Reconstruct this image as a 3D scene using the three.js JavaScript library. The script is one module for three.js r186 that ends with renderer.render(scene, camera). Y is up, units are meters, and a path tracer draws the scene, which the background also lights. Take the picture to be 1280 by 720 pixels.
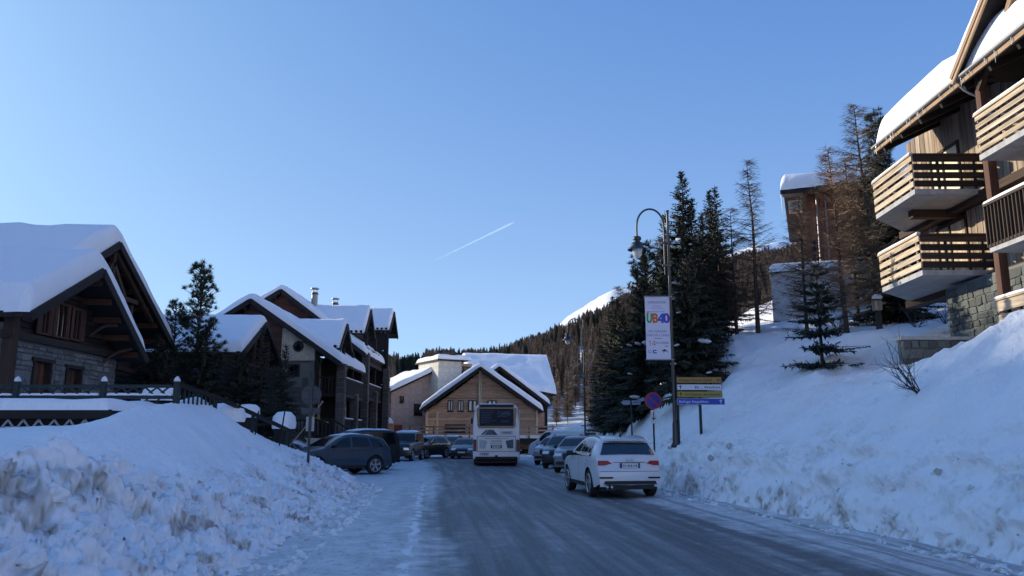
import * as THREE from 'three';
import { mergeGeometries, toCreasedNormals } from 'three/addons/utils/BufferGeometryUtils.js';
import { RoundedBoxGeometry } from 'three/addons/geometries/RoundedBoxGeometry.js';
import { createNoise2D, createNoise3D } from 'simplex-noise';

// ---------------------------------------------------------------- camera, sky, sun, exposure
const scene = new THREE.Scene();
const camera = new THREE.PerspectiveCamera(39.6, 16 / 9, 0.1, 6000);
camera.position.set(0, 1.6, 0);
camera.rotation.set(10.48 * Math.PI / 180, 0, 0);

const SUN_AZ = 62 * Math.PI / 180, SUN_EL = 16 * Math.PI / 180;      // left of straight ahead, low winter sun
const sunDir = new THREE.Vector3(-Math.sin(SUN_AZ) * Math.cos(SUN_EL), Math.sin(SUN_EL), -Math.cos(SUN_AZ) * Math.cos(SUN_EL));
function makeSky() {
  const w = 1024, h = 512, data = new Float32Array(w * h * 4), d = new THREE.Vector3();
  for (let j = 0; j < h; j++) for (let i = 0; i < w; i++) {
    const el = ((j + 0.5) / h - 0.5) * Math.PI, az = ((i + 0.5) / w - 0.5) * 2 * Math.PI;
    d.set(Math.cos(el) * Math.cos(az), Math.sin(el), Math.cos(el) * Math.sin(az));
    const e = Math.max(0, el) * 180 / Math.PI, g = Math.acos(THREE.MathUtils.clamp(d.dot(sunDir), -1, 1)) * 180 / Math.PI;
    const a = Math.exp(-e / 15), glow = Math.exp(-g / 27) + 3 * Math.exp(-g / 7);
    const k = (j * w + i) * 4;
    const deep = 0.8 + 0.24 * Math.exp(-((e / 42) ** 2));                          // clear mountain air: the zenith is a much deeper blue
    data[k] = 0.03 * deep + 0.43 * a + 0.45 * glow;
    data[k + 1] = 0.15 * deep + 0.54 * a + 0.63 * glow;
    data[k + 2] = 0.52 * deep + 0.43 * a + 0.62 * glow;
    data[k + 3] = 1;
  }
  const t = new THREE.DataTexture(data, w, h, THREE.RGBAFormat, THREE.FloatType);
  t.mapping = THREE.EquirectangularReflectionMapping; t.magFilter = THREE.LinearFilter; t.minFilter = THREE.LinearFilter; t.needsUpdate = true;
  return t;
}
scene.background = makeSky();
scene.environment = scene.background;
const sun = new THREE.DirectionalLight(new THREE.Color(1.0, 0.88, 0.7), 5.0);
sun.position.copy(sunDir).multiplyScalar(160).add(new THREE.Vector3(0, 0, -40));
sun.target.position.set(0, 0, -40); scene.add(sun, sun.target);
sun.castShadow = true; sun.shadow.mapSize.set(4096, 4096); sun.shadow.radius = 1.2;
Object.assign(sun.shadow.camera, { left: -110, right: 110, top: 110, bottom: -110, near: 1, far: 420 });
const renderer = new THREE.WebGLRenderer({ antialias: true });
renderer.toneMapping = THREE.LinearToneMapping;
renderer.toneMappingExposure = 1.16;
renderer.shadowMap.enabled = true;

// ---------------------------------------------------------------- helpers
function rng(seed) { let a = seed >>> 0; return () => { a = (a + 0x6D2B79F5) >>> 0; let t = a; t = Math.imul(t ^ (t >>> 15), t | 1); t ^= t + Math.imul(t ^ (t >>> 7), t | 61); return ((t ^ (t >>> 14)) >>> 0) / 4294967296; }; }
const R0 = rng(7);
const n2 = createNoise2D(rng(11)), n3 = createNoise3D(rng(12));
const fbm = (x, y, o = 4) => { let s = 0, a = 0.5, f = 1; for (let i = 0; i < o; i++) { s += a * n2(x * f + i * 17.3, y * f - i * 9.1); a *= 0.5; f *= 2.03; } return s; };
const { clamp, lerp } = THREE.MathUtils;
const ss = (a, b, x) => { const t = clamp((x - a) / (b - a), 0, 1); return t * t * (3 - 2 * t); };
const V = (x, y, d) => new THREE.Vector3(x, y, -d);
const taken = {};
function numbered(name) { const n = taken[name] = (taken[name] ?? -1) + 1; return n ? `${name}_${String(n).padStart(3, '0')}` : name; }
function tag(o, label, category, group, kind) {
  o.userData.label = label; if (category) o.userData.category = category;
  if (group) o.userData.group = group; if (kind) o.userData.kind = kind; return o;
}
function thing(name, label, category, pos = [0, 0, 0], turn = 0, group) {
  const o = new THREE.Group(); o.name = numbered(name); scene.add(o); o.position.set(pos[0], pos[1], -pos[2]); o.rotation.y = turn;
  return tag(o, label, category, group);
}
function plain(g) { // position, normal and uv only, without an index, so that all geometries merge
  let r = g.index ? g.toNonIndexed() : g;
  for (const k of Object.keys(r.attributes)) if (!['position', 'normal', 'uv', 'color'].includes(k)) r.deleteAttribute(k);
  if (!r.attributes.uv) r.setAttribute('uv', new THREE.BufferAttribute(new Float32Array(r.attributes.position.count * 2), 2));
  return r;
}
function mesh(name, geos, mat, parent = scene) {
  const g = Array.isArray(geos) ? (geos.length > 1 ? mergeGeometries(geos.map(plain)) : geos[0]) : geos;
  const m = new THREE.Mesh(g, mat); m.name = parent === scene ? numbered(name) : name; m.castShadow = m.receiveShadow = true; parent.add(m); return m;
}
function structure(name, geos, mat, label) { return tag(mesh(name, geos, mat), label, null, null, 'structure'); }
// moves a group's origin to its base while the parts stay where they are (the group must not be turned)
function rebase(g, x, y, d) { const p = V(x, y, d); for (const c of g.children) c.position.sub(p); g.position.copy(p); return g; }
// box with uv in metres, grain along its longest side
function fixUV(g, w, h, d) {
  const p = g.attributes.position, n = g.attributes.normal, uv = g.attributes.uv, dims = [w, h, d], off = R0() * 5, off2 = R0() * 5;
  for (let i = 0; i < p.count; i++) {
    const c = [p.getX(i), p.getY(i), p.getZ(i)], m = [Math.abs(n.getX(i)), Math.abs(n.getY(i)), Math.abs(n.getZ(i))];
    const ax = m[0] > m[1] && m[0] > m[2] ? 0 : m[1] > m[2] ? 1 : 2;
    const [a, b] = [0, 1, 2].filter((k) => k !== ax), lo = dims[a] >= dims[b] ? [a, b] : [b, a];
    uv.setXY(i, c[lo[0]] + off, c[lo[1]] + off2);
  }
  return g;
}
function bx(w, h, d, x = 0, y = 0, z = 0, rx = 0, ry = 0, rz = 0, round = 0) {
  const g = round ? plain(new RoundedBoxGeometry(w, h, d, 1, round)) : plain(new THREE.BoxGeometry(w, h, d));
  fixUV(g, w, h, d);
  g.applyMatrix4(new THREE.Matrix4().compose(new THREE.Vector3(x, y, z), new THREE.Quaternion().setFromEuler(new THREE.Euler(rx, ry, rz)), new THREE.Vector3(1, 1, 1)));
  return g;
}
// box beam from point a to point b
function beam(a, b, w, h, round = 0) {
  const L = a.distanceTo(b), g = round ? plain(new RoundedBoxGeometry(w, h, L, 1, round)) : plain(new THREE.BoxGeometry(w, h, L)); fixUV(g, w, h, L);
  const m = new THREE.Matrix4().lookAt(a, b, Math.abs(b.y - a.y) > 0.99 * L ? new THREE.Vector3(1, 0, 0) : new THREE.Vector3(0, 1, 0));
  m.setPosition(a.clone().add(b).multiplyScalar(0.5)); g.applyMatrix4(m); return g;
}
function tube(pts, r, seg = 16, rad = 6, closed = false) { return plain(new THREE.TubeGeometry(new THREE.CatmullRomCurve3(pts, closed), seg, r, rad, closed)); }
function cyl(r0, r1, h, x, y, z, seg = 12, rx = 0, rz = 0) { const g = new THREE.CylinderGeometry(r1, r0, h, seg); if (rx) g.rotateX(rx); if (rz) g.rotateZ(rz); g.translate(x, y, z); return plain(g); }
function lathe(pts, seg = 20) { return plain(new THREE.LatheGeometry(pts.map(([r, y]) => new THREE.Vector2(r, y)), seg)); }
function grid(nu, nv, f, uvf) { // f(u,v) -> Vector3
  const pos = [], uv = [], idx = [];
  for (let j = 0; j <= nv; j++) for (let i = 0; i <= nu; i++) {
    const p = f(i / nu, j / nv); pos.push(p.x, p.y, p.z); const q = uvf ? uvf(i / nu, j / nv, p) : [p.x, p.z]; uv.push(q[0], q[1]);
  }
  for (let j = 0; j < nv; j++) for (let i = 0; i < nu; i++) { const a = j * (nu + 1) + i, b = a + 1, c = a + nu + 1, d = c + 1; idx.push(a, b, d, a, d, c); }
  const g = new THREE.BufferGeometry(); g.setAttribute('position', new THREE.Float32BufferAttribute(pos, 3)); g.setAttribute('uv', new THREE.Float32BufferAttribute(uv, 2));
  g.setIndex(idx); g.computeVertexNormals(); return g;
}
// hexahedron from a quad (4 Vector3) pushed by the vector t
function slab(q, t) {
  const p = [...q, ...q.map((v) => v.clone().add(t))], f = [[0, 1, 2, 3], [7, 6, 5, 4], [0, 4, 5, 1], [1, 5, 6, 2], [2, 6, 7, 3], [3, 7, 4, 0]], pos = [], uv = [];
  for (const [a, b, c, d] of f) {
    const L = p[a].distanceTo(p[b]), H = p[a].distanceTo(p[d]);
    for (const [k, s] of [[a, [0, 0]], [b, [L, 0]], [c, [L, H]], [a, [0, 0]], [c, [L, H]], [d, [0, H]]]) { pos.push(p[k].x, p[k].y, p[k].z); uv.push(...s); }
  }
  const g = new THREE.BufferGeometry(); g.setAttribute('position', new THREE.Float32BufferAttribute(pos, 3)); g.setAttribute('uv', new THREE.Float32BufferAttribute(uv, 2)); g.computeVertexNormals(); return g;
}
function poly(pts, depth, holes = []) { // extruded outline in x,y with holes [x0,y0,x1,y1]
  const s = new THREE.Shape(pts.map(([x, y]) => new THREE.Vector2(x, y)));
  for (const [a, b, c, d] of holes) s.holes.push(new THREE.Path([[a, b], [c, b], [c, d], [a, d]].map((p) => new THREE.Vector2(...p))));
  return plain(new THREE.ExtrudeGeometry(s, { depth, bevelEnabled: false }));
}
const moved = (g, x, y, z, ry = 0) => { if (ry) g.rotateY(ry); g.translate(x, y, z); return g; };

// ---------------------------------------------------------------- textures and materials
function periodic(seed) { const r = rng(seed), t = new Float32Array(65536); for (let i = 0; i < 65536; i++) t[i] = r(); return (x, y, px, py) => {
  const x0 = Math.floor(x), y0 = Math.floor(y), fx = x - x0, fy = y - y0, u = fx * fx * (3 - 2 * fx), v = fy * fy * (3 - 2 * fy), m = (a, b) => t[(((((a % px) + px) % px) * 197 + (((b % py) + py) % py) * 313) & 65535)];
  return lerp(lerp(m(x0, y0), m(x0 + 1, y0), u), lerp(m(x0, y0 + 1), m(x0 + 1, y0 + 1), u), v); }; }
const pn = periodic(5);
function pf(u, v, fx, fy, o = 4) { let s = 0, a = 0.5, n = 0; for (let i = 0; i < o; i++) { s += a * pn(u * fx + i * 5, v * fy + i * 3, fx, fy); n += a; a *= 0.55; fx *= 2; fy *= 2; } return s / n; }
function dataTex(w, h, f, srgb = false, repeat = [1, 1]) {
  const d = new Uint8Array(w * h * 4);
  for (let j = 0; j < h; j++) for (let i = 0; i < w; i++) { const c = f((i + 0.5) / w, (j + 0.5) / h), k = (j * w + i) * 4; const q = Array.isArray(c) ? c : [c, c, c]; for (let m = 0; m < 3; m++) d[k + m] = clamp(Math.round(q[m] * 255), 0, 255); d[k + 3] = 255; }
  const t = new THREE.DataTexture(d, w, h); t.wrapS = t.wrapT = THREE.RepeatWrapping; t.magFilter = THREE.LinearFilter; t.minFilter = THREE.LinearMipmapLinearFilter; t.generateMipmaps = true;
  if (srgb) t.colorSpace = THREE.SRGBColorSpace; t.repeat.set(...repeat); t.needsUpdate = true; return t;
}
const TX = {
  grain: dataTex(512, 512, (u, v) => { const s = pf(u, v, 3, 48, 4), k = pf(u, v, 1, 14, 3); return 0.85 + 0.4 * (s - 0.5) + 0.34 * (k - 0.5); }, true, [0.6, 0.6]),
  mottle: dataTex(512, 512, (u, v) => 0.92 + 0.22 * (pf(u, v, 8, 8, 5) - 0.5), true, [0.7, 0.7]),
  snowBump: dataTex(1024, 1024, (u, v) => 0.5 * pf(u, v, 6, 6, 6) + 0.5 * pf(u, v, 40, 40, 3), false, [0.4, 0.4]),
  rough: dataTex(512, 512, (u, v) => pf(u, v, 24, 24, 5), false, [1.2, 1.2]),
};
const std = (r, g, b, o = {}) => { const m = new THREE.MeshStandardMaterial({ roughness: 0.85, ...o }); m.color.setRGB(r, g, b); return m; };
const phys = (r, g, b, o = {}) => { const m = new THREE.MeshPhysicalMaterial({ roughness: 0.35, ...o }); m.color.setRGB(r, g, b); return m; };
const wood = (r, g, b) => std(r, g, b, { map: TX.grain, bumpMap: TX.grain, bumpScale: 0.004, roughness: 0.8 });
const M = {
  snow: std(0.9, 0.9, 0.91, { roughness: 0.92, bumpMap: TX.snowBump, bumpScale: 0.05 }),
  snowRoof: std(0.9, 0.9, 0.91, { roughness: 0.92, bumpMap: TX.snowBump, bumpScale: 0.04 }),
  ice: phys(0.85, 0.92, 0.97, { transmission: 0.6, roughness: 0.15, thickness: 0.05 }),
  darkWood: wood(0.022, 0.015, 0.012), darkWoodB: wood(0.034, 0.022, 0.017), brownWood: wood(0.075, 0.038, 0.022), redWood: wood(0.115, 0.046, 0.026), orangeWood: wood(0.19, 0.078, 0.032),
  plank: [wood(0.72, 0.57, 0.4), wood(0.66, 0.51, 0.35), wood(0.78, 0.64, 0.47)],
  slat: wood(0.075, 0.046, 0.032),
  board: [wood(0.5, 0.38, 0.27), wood(0.42, 0.31, 0.21), wood(0.55, 0.43, 0.31), wood(0.36, 0.26, 0.18)],
  chaletPlank: [wood(0.62, 0.4, 0.265), wood(0.57, 0.365, 0.24), wood(0.67, 0.445, 0.305), wood(0.53, 0.35, 0.24), wood(0.63, 0.43, 0.31)],
  post: wood(0.5, 0.33, 0.2), houseRed: [wood(0.46, 0.16, 0.085), wood(0.52, 0.19, 0.1), wood(0.4, 0.14, 0.08)],
  stone: [0.9, 1.0, 1.15, 1.3, 0.75].map((k) => std(0.2 * k, 0.2 * k, 0.19 * k, { map: TX.mottle, bumpMap: TX.rough, bumpScale: 0.012 })),
  pillar: [0.9, 1.1, 0.75].map((k) => std(0.13 * k, 0.11 * k, 0.095 * k, { map: TX.mottle, bumpMap: TX.rough, bumpScale: 0.012 })),
  stoneGreen: [0.9, 1.05, 1.25, 0.7].map((k) => std(0.15 * k, 0.165 * k, 0.155 * k, { map: TX.mottle, bumpMap: TX.rough, bumpScale: 0.012 })),
  mortar: std(0.17, 0.168, 0.16, { bumpMap: TX.rough, bumpScale: 0.01 }),
  concrete: std(0.5, 0.5, 0.49, { map: TX.mottle, bumpMap: TX.rough, bumpScale: 0.004 }),
  paleConcrete: std(0.7, 0.7, 0.69, { map: TX.mottle, bumpMap: TX.rough, bumpScale: 0.004 }),
  soffit: std(0.46, 0.455, 0.45, { map: TX.mottle }),
  cream: std(0.66, 0.58, 0.46, { map: TX.mottle, bumpMap: TX.rough, bumpScale: 0.004 }),
  white: std(0.7, 0.66, 0.58, { map: TX.mottle }),
  doorCream: std(0.82, 0.76, 0.56),
  salmon: std(0.58, 0.38, 0.28, { map: TX.mottle }), pink: std(0.55, 0.42, 0.38, { map: TX.mottle }), ochre: std(0.55, 0.3, 0.13, { map: TX.mottle }),
  maroon: std(0.14, 0.055, 0.04, { map: TX.grain }),
  metal: std(0.05, 0.055, 0.06, { metalness: 0.6, roughness: 0.45 }), galv: std(0.32, 0.33, 0.35, { metalness: 0.7, roughness: 0.45 }), greyBack: std(0.07, 0.075, 0.082, { roughness: 0.6, metalness: 0.3 }),
  blackPaint: phys(0.012, 0.014, 0.018, { roughness: 0.4, clearcoat: 0.5 }), greenPaint: std(0.014, 0.021, 0.021, { roughness: 0.6 }),
  zinc: std(0.3, 0.3, 0.3, { metalness: 0.5, roughness: 0.5 }),
  glass: phys(0.008, 0.011, 0.013, { roughness: 0.08, metalness: 0 }), skyGlass: phys(0.3, 0.38, 0.46, { roughness: 0.08, metalness: 1 }),
  curtain: std(0.7, 0.68, 0.64),
  rubber: std(0.02, 0.02, 0.022, { roughness: 0.9 }), rim: std(0.5, 0.51, 0.53, { metalness: 0.8, roughness: 0.35 }), darkRim: std(0.12, 0.12, 0.13, { metalness: 0.7, roughness: 0.4 }),
  trim: std(0.018, 0.019, 0.021, { roughness: 0.65 }), chrome: std(0.7, 0.71, 0.72, { metalness: 1, roughness: 0.2 }),
  redLens: phys(0.36, 0.01, 0.01, { roughness: 0.3 }), clearLens: phys(0.75, 0.77, 0.8, { roughness: 0.08, clearcoat: 1, metalness: 0.3 }),
  bark: std(0.075, 0.058, 0.045, { map: TX.mottle, bumpMap: TX.rough, bumpScale: 0.03 }),
  needles: std(1, 1, 1, { vertexColors: true, roughness: 0.8 }),
  twig: std(1, 1, 1, { vertexColors: true, roughness: 0.9 }),
};
function canvasTex(w, h, draw) { const c = document.createElement('canvas'); c.width = w; c.height = h; draw(c.getContext('2d'), w, h); const t = new THREE.CanvasTexture(c); t.colorSpace = THREE.SRGBColorSpace; t.anisotropy = 8; return t; }
// ---------------------------------------------------------------- ground, road, snow banks, far hills
const table = (pts, x) => { if (x <= pts[0][0]) return pts[0][1]; for (let i = 1; i < pts.length; i++) if (x <= pts[i][0]) return lerp(pts[i - 1][1], pts[i][1], (x - pts[i - 1][0]) / (pts[i][0] - pts[i - 1][0])); return pts[pts.length - 1][1]; };
const smoothTable = (pts, x) => { if (x <= pts[0][0]) return pts[0][1]; for (let i = 1; i < pts.length; i++) if (x <= pts[i][0]) { const p1 = pts[i - 1], p2 = pts[i], p0 = pts[i - 2] ?? p1, p3 = pts[i + 1] ?? p2, h = p2[0] - p1[0], t = (x - p1[0]) / h, m1 = (p2[1] - p0[1]) / (p2[0] - p0[0] || 1) * h, m2 = (p3[1] - p1[1]) / (p3[0] - p1[0] || 1) * h; return (2 * t ** 3 - 3 * t * t + 1) * p1[1] + (t ** 3 - 2 * t * t + t) * m1 + (-2 * t ** 3 + 3 * t * t) * p2[1] + (t ** 3 - t * t) * m2; } return pts[pts.length - 1][1]; };
const roadC = (d) => smoothTable([[-20, 3.6], [4, 2.1], [9.75, 1.75], [16, 1.15], [30, -0.15], [42, -1.25], [52, -2.6], [64, -5], [78, -9], [95, -16], [120, -30]], d);
// sections across the road: [distance, [[x, height] from the road outwards]]
const RIGHT = [
  [-20, [[7.4, 0], [7.8, 0.9], [10, 2.2], [13, 3.8], [20, 5], [45, 8]]],
  [6, [[6.6, 0], [7.0, 0.55], [7.4, 0.95], [8.6, 1.9], [11, 3.9], [16, 4.6], [45, 8]]],
  [11, [[6.3, 0], [6.6, 0.5], [7.0, 0.95], [8.2, 2.0], [10.3, 3.75], [13, 4.4], [45, 8]]],
  [16, [[5.7, 0], [6.0, 0.55], [6.35, 1.05], [7.6, 2.1], [10.3, 4.1], [12, 4.3], [45, 8]]],
  [20, [[5.15, 0], [5.4, 0.6], [5.7, 1.1], [7, 1.85], [9, 2.75], [10.8, 3.3], [12.6, 4.0], [16, 4.6], [45, 9]]],
  [25, [[4.5, 0], [4.75, 0.65], [5.0, 1.2], [6, 1.75], [8, 2.6], [10, 3.3], [12, 3.5], [14, 4.2], [45, 9]]],
  [28, [[4.15, 0], [4.4, 0.6], [4.75, 1.2], [6, 2.0], [8, 3.1], [10.8, 4.1], [14, 5.0], [18, 5.6], [45, 10]]],
  [35, [[4.4, 0], [4.8, 1.0], [5.5, 2.1], [7, 4], [9.2, 5.9], [12, 6.1], [17, 6.3], [45, 12]]],
  [45, [[4.5, 0], [4.9, 0.8], [5.8, 2.0], [8, 4.6], [11, 7.2], [15, 8.2], [45, 16]]],
  [60, [[5.6, 0], [6.1, 0.6], [7.5, 2.4], [12, 7], [18, 11], [45, 22]]],
  [90, [[9, 0], [9.6, 0.6], [14, 4], [22, 11], [45, 26]]],
  [135, [[14, 0], [20, 4], [45, 22]]],
];
const LEFT = [
  [-20, [[3, 0], [4, 0.6], [6, 1.3], [10, 1.9], [45, 2.6]]],
  [5, [[2.9, 0], [3.4, 0.3], [4.3, 0.85], [5.4, 1.25], [7, 1.5], [10, 1.7], [45, 2.2]]],
  [9.75, [[3.2, 0], [3.7, 0.3], [4.5, 0.8], [5.3, 1.34], [6.1, 1.32], [7.2, 1.1], [8.6, 1.25], [12, 1.55], [45, 2.2]]],
  [14, [[3.5, 0], [4.2, 0.25], [5, 0.62], [6, 0.92], [7, 1.15], [8.5, 1.5], [12, 1.66], [45, 2]]],
  [18, [[3.8, 0], [4.6, 0.25], [5.5, 0.62], [6.5, 1.1], [7.4, 1.75], [8.3, 2.25], [9.4, 1.85], [12, 1.75], [45, 2]]],
  [22, [[4.2, 0], [4.8, 0.3], [5.6, 0.72], [6.6, 1.25], [7.8, 2.1], [8.6, 2.62], [11, 2.1], [45, 2.1]]],
  [26, [[4.7, 0], [5.2, 0.42], [6.2, 0.8], [7.5, 1.4], [9, 2.0], [11, 2.2], [45, 2.2]]],
  [28.5, [[5.6, 0], [6.4, 0.4], [7.5, 0.95], [9, 1.5], [11, 2.0], [45, 2.2]]],
  [30.5, [[8.8, 0], [9.8, 0.7], [11, 1.5], [13, 2.1], [45, 2.4]]],
  [35, [[9.7, 0], [10.2, 0.95], [11.5, 1.7], [13.5, 2.2], [45, 2.6]]],
  [42, [[10.4, 0], [11, 0.9], [12.5, 1.6], [45, 2.8]]],
  [60, [[10.8, 0], [12, 0.6], [15, 1.6], [45, 3]]],
  [78, [[22, 0], [26, 1], [45, 3]]],
  [135, [[40, 0], [45, 1]]],
];
function section(S, d, x) {
  let i = 1; while (i < S.length - 1 && S[i][0] < d) i++;
  const t = clamp((d - S[i - 1][0]) / (S[i][0] - S[i - 1][0]), 0, 1), A = S[i - 1][1], B = S[i][1];
  const fa = A[0][0], fb = B[0][0], f = lerp(fa, fb, t);            // the foot of the bank moves evenly, heights are read as distances from it
  return [smoothH(A, x - f + fa, t), smoothH(B, x - f + fb, t), t, x - f];
}
const smoothH = (A, x) => x <= A[0][0] ? 0 : table(A, x);
function bankHeight(x, d) {
  const left = x < roadC(d);
  const [a, b, t, out] = section(left ? LEFT : RIGHT, d, left ? -x : x);
  return [lerp(a, b, t), out, left];
}
// clods: rounded lumps scattered through space, each scale a share of the points of a jittered lattice
function clods(x, y, z, c, seed) {
  const X = x / c, Y = y / c, Z = z / c, ix = Math.floor(X), iy = Math.floor(Y), iz = Math.floor(Z); let best = 9;
  for (let a = -1; a <= 1; a++) for (let b = -1; b <= 1; b++) for (let e = -1; e <= 1; e++) {
    let h = Math.imul(ix + a + 1000, 374761393) ^ Math.imul(iy + b + 1000, 668265263) ^ Math.imul(iz + e + 1000, 2147483647 - 1013904223) ^ seed; h = Math.imul(h ^ (h >>> 13), 1274126177); h ^= h >>> 16;
    const rx = (h & 1023) / 1023, ry = ((h >>> 10) & 1023) / 1023, rz = ((h >>> 20) & 1023) / 1023, q = (X - ix - a - rx) ** 2 + (Y - iy - b - ry) ** 2 + (Z - iz - e - rz) ** 2, k = q * (0.7 + rx * 1.3); if (k < best) best = k;
  }
  return Math.max(0, 1 - best * 1.7) * c * 0.5;
}
// the banks without their lumps
function groundHeight(x, d) {
  const [h, out, left] = bankHeight(x, d);
  if (out <= -0.25) return -0.06;
  let y = h, k = ss(-0.25, 0.5, out);
  if (left) {
    const pile = pileAt(x, d) * ss(0, 1.2, out);
    y += pile * (0.42 * fbm(x * 0.55, d * 0.55, 3) + 0.06 * n2(x * 1.3 + 4, d * 1.3) - 0.05);
    y += k * (0.1 * fbm(x * 0.3 + 3, d * 0.3, 3) + 0.05 * Math.max(0, n2(x * 0.5 + d * 0.8, d * 0.25)) + 0.012 * n2(x * 2.2, d * 2.2)) * ss(0.3, 2, out);
  } else y += k * (0.22 * fbm(x * 0.35 + 8, d * 0.35, 4) + 0.1 * Math.abs(n2(x * 0.5 - d * 0.7, d * 0.3)) + 0.19 * (0.3 - Math.abs(n2(x * 0.28 + 3, d * 0.75 - x * 0.25))) * ss(1.5, 3, out) + 0.02 * n2(x * 3, d * 3)) * ss(0.4, 2.5, out);
  return Math.max(y, -0.06 + 0.1 * k);
}
const pileAt = (x, d) => (1 - ss(13.5, 17, d + 2.7 * fbm(x * 0.4, d * 0.4, 2))) * (1 - ss(4.9, 7.0, -x));        // heap pushed up by the plough
function lines(parts) { const a = []; for (const [x0, x1, s] of parts) for (let x = x0; x < x1 - 1e-6; x += s) a.push(x); a.push(parts[parts.length - 1][1]); return a; }
const footOf = (S, d) => { for (let i = 1; i < S.length; i++) if (d <= S[i][0] || i === S.length - 1) return lerp(S[i - 1][1][0][0], S[i][1][0][0], clamp((d - S[i - 1][0]) / (S[i][0] - S[i - 1][0]), 0, 1)); };
for (const left of [true, false]) {
  const S = left ? LEFT : RIGHT, O = left ? lines([[-0.5, 0, 0.1], [0, 3.2, 0.035], [3.2, 6.5, 0.06], [6.5, 10, 0.2], [10, 44, 1]]) : lines([[-0.5, 0, 0.1], [0, 1.6, 0.028], [1.6, 4, 0.055], [4, 8, 0.1], [8, 42, 0.8]]);
  const D = [-14, -8, -3]; let d = 1; while (d < 135) { D.push(d); d += d < 6.5 ? 0.35 : d < 32 ? 0.034 + (d - 6.5) * 0.0042 : 0.6 + (d - 32) * 0.01; }
  const nx = O.length, nd = D.length, pos = new Float32Array(nx * nd * 3), uv = new Float32Array(nx * nd * 2), col = new Float32Array(nx * nd * 3), idx = [];
  for (let j = 0; j < nd; j++) for (let i = 0; i < nx; i++) {
    const k = j * nx + i, q = D[j], out = O[i], f = footOf(S, q), x = left ? -(f + out) : f + out; let y = groundHeight(x, q), px = x, pd = q;
    const near = 1 - ss(27, 36, q), pile = left ? pileAt(x, q) : 0, toe = left ? 1 - ss(1.1, 2.9, out + 0.5 * n2(q * 0.5, 2)) : 1 - ss(1.0, 1.9, out + 0.35 * n2(q * 0.6, 7)), lump = Math.max(pile, toe) * near * ss(-0.15, 0.25, out);
    let rough = 0;
    if (lump > 0.01 && q > 4) {
      const e = 0.06, gx = (groundHeight(x + e, q) - groundHeight(x - e, q)) / (2 * e), gd = (groundHeight(x, q + e) - groundHeight(x, q - e)) / (2 * e), L = Math.hypot(gx, gd, 1), N = [-gx / L, 1 / L, -gd / L];
      const m = 0.5 + 0.5 * n3(x * 0.9, y * 0.9, q * 0.9), a = left ? 0.92 : 0.5;
      const slab = Math.abs(n3(x * 1.3, y * 1.6, q * 1.3)), crumb = ss(0.25, 0.75, m);
      rough = 0.2 * (0.35 - slab) + 0.13 * (0.4 - Math.abs(n3(x * 2.9 + 7, y * 3.2, q * 2.9))) + (0.25 + crumb) * (0.07 * (0.4 - Math.abs(n3(x * 6.3, y * 6.3, q * 6.3))) + 0.034 * n3(x * 13, y * 13, q * 13) + 0.016 * n3(x * 27, y * 27, q * 27)) + crumb * (clods(x, y, q, 0.2, 5) * 0.4 + clods(x, y, q, 0.09, 9) * 0.7) + 0.05;
      const h = lump * a * (rough - 0.09); px += N[0] * h; y += N[1] * h; pd += N[2] * h;
      if (!left) px -= toe * near * ss(0, 0.4, out) * 0.16 * n3(q * 0.4, y * 1.6, 3);
    }
    pos.set([px, y, -pd], k * 3); uv.set([left ? -out : out, q], k * 2);
    // road grit thrown up with the snow, in patches with an edge of their own
    const m = 0.55 * n3(x * 0.7, y * 0.9, q * 0.7) + 0.5 * n3(x * 2.1, y * 2.4, q * 2.1) + 0.35 * n3(x * 6, y * 6, q * 6) + (rough > 0 ? (0.1 - rough) * 1.5 : 0), fine = n3(x * 11, y * 11, q * 11) + 0.6 * n3(x * 23, y * 23, q * 23);
    const zone = Math.max(pile * 0.95, toe * near * (left ? 0.9 : 0.25 + 0.65 * ss(0.35, 0.1, out)));
    const s = clamp(zone * (0.52 * ss(0.05, 0.55, m) + 0.75 * ss(0.32, 0.85, m * 0.6 + 0.65 * fine)), 0, 0.9), g = zone * 0.12 * ss(-0.5, 0.6, m), base = 0.02 * n2(x * 0.6, q * 0.6);
    col.set([lerp(lerp(0.9 + base, 0.25, s), 0.5, g), lerp(lerp(0.9 + base, 0.2, s), 0.49, g), lerp(lerp(0.91 + base, 0.14, s), 0.48, g)], k * 3);
  }
  for (let j = 0; j < nd - 1; j++) for (let i = 0; i < nx - 1; i++) { const a = j * nx + i, b = a + 1, c = a + nx, e = c + 1; left ? idx.push(a, e, b, a, c, e) : idx.push(a, b, e, a, e, c); }
  const g = new THREE.BufferGeometry(); g.setAttribute('position', new THREE.BufferAttribute(pos, 3)); g.setAttribute('uv', new THREE.BufferAttribute(uv, 2)); g.setAttribute('color', new THREE.BufferAttribute(col, 3)); g.setIndex(idx); g.computeVertexNormals();
  structure('snow_bank', g, std(1, 1, 1, { vertexColors: true, roughness: 0.92, bumpMap: TX.snowBump, bumpScale: 0.055 }), left ? 'gritty heaped snow bank and smooth mound beside the parked cars' : 'cut snow bank and smooth slope under the lamp and the apartment chalet');
}
structure('ground', bx(3000, 0.4, 3000, 0, -0.62, 0), M.snow, 'snow covered valley floor reaching to the hills');
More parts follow.
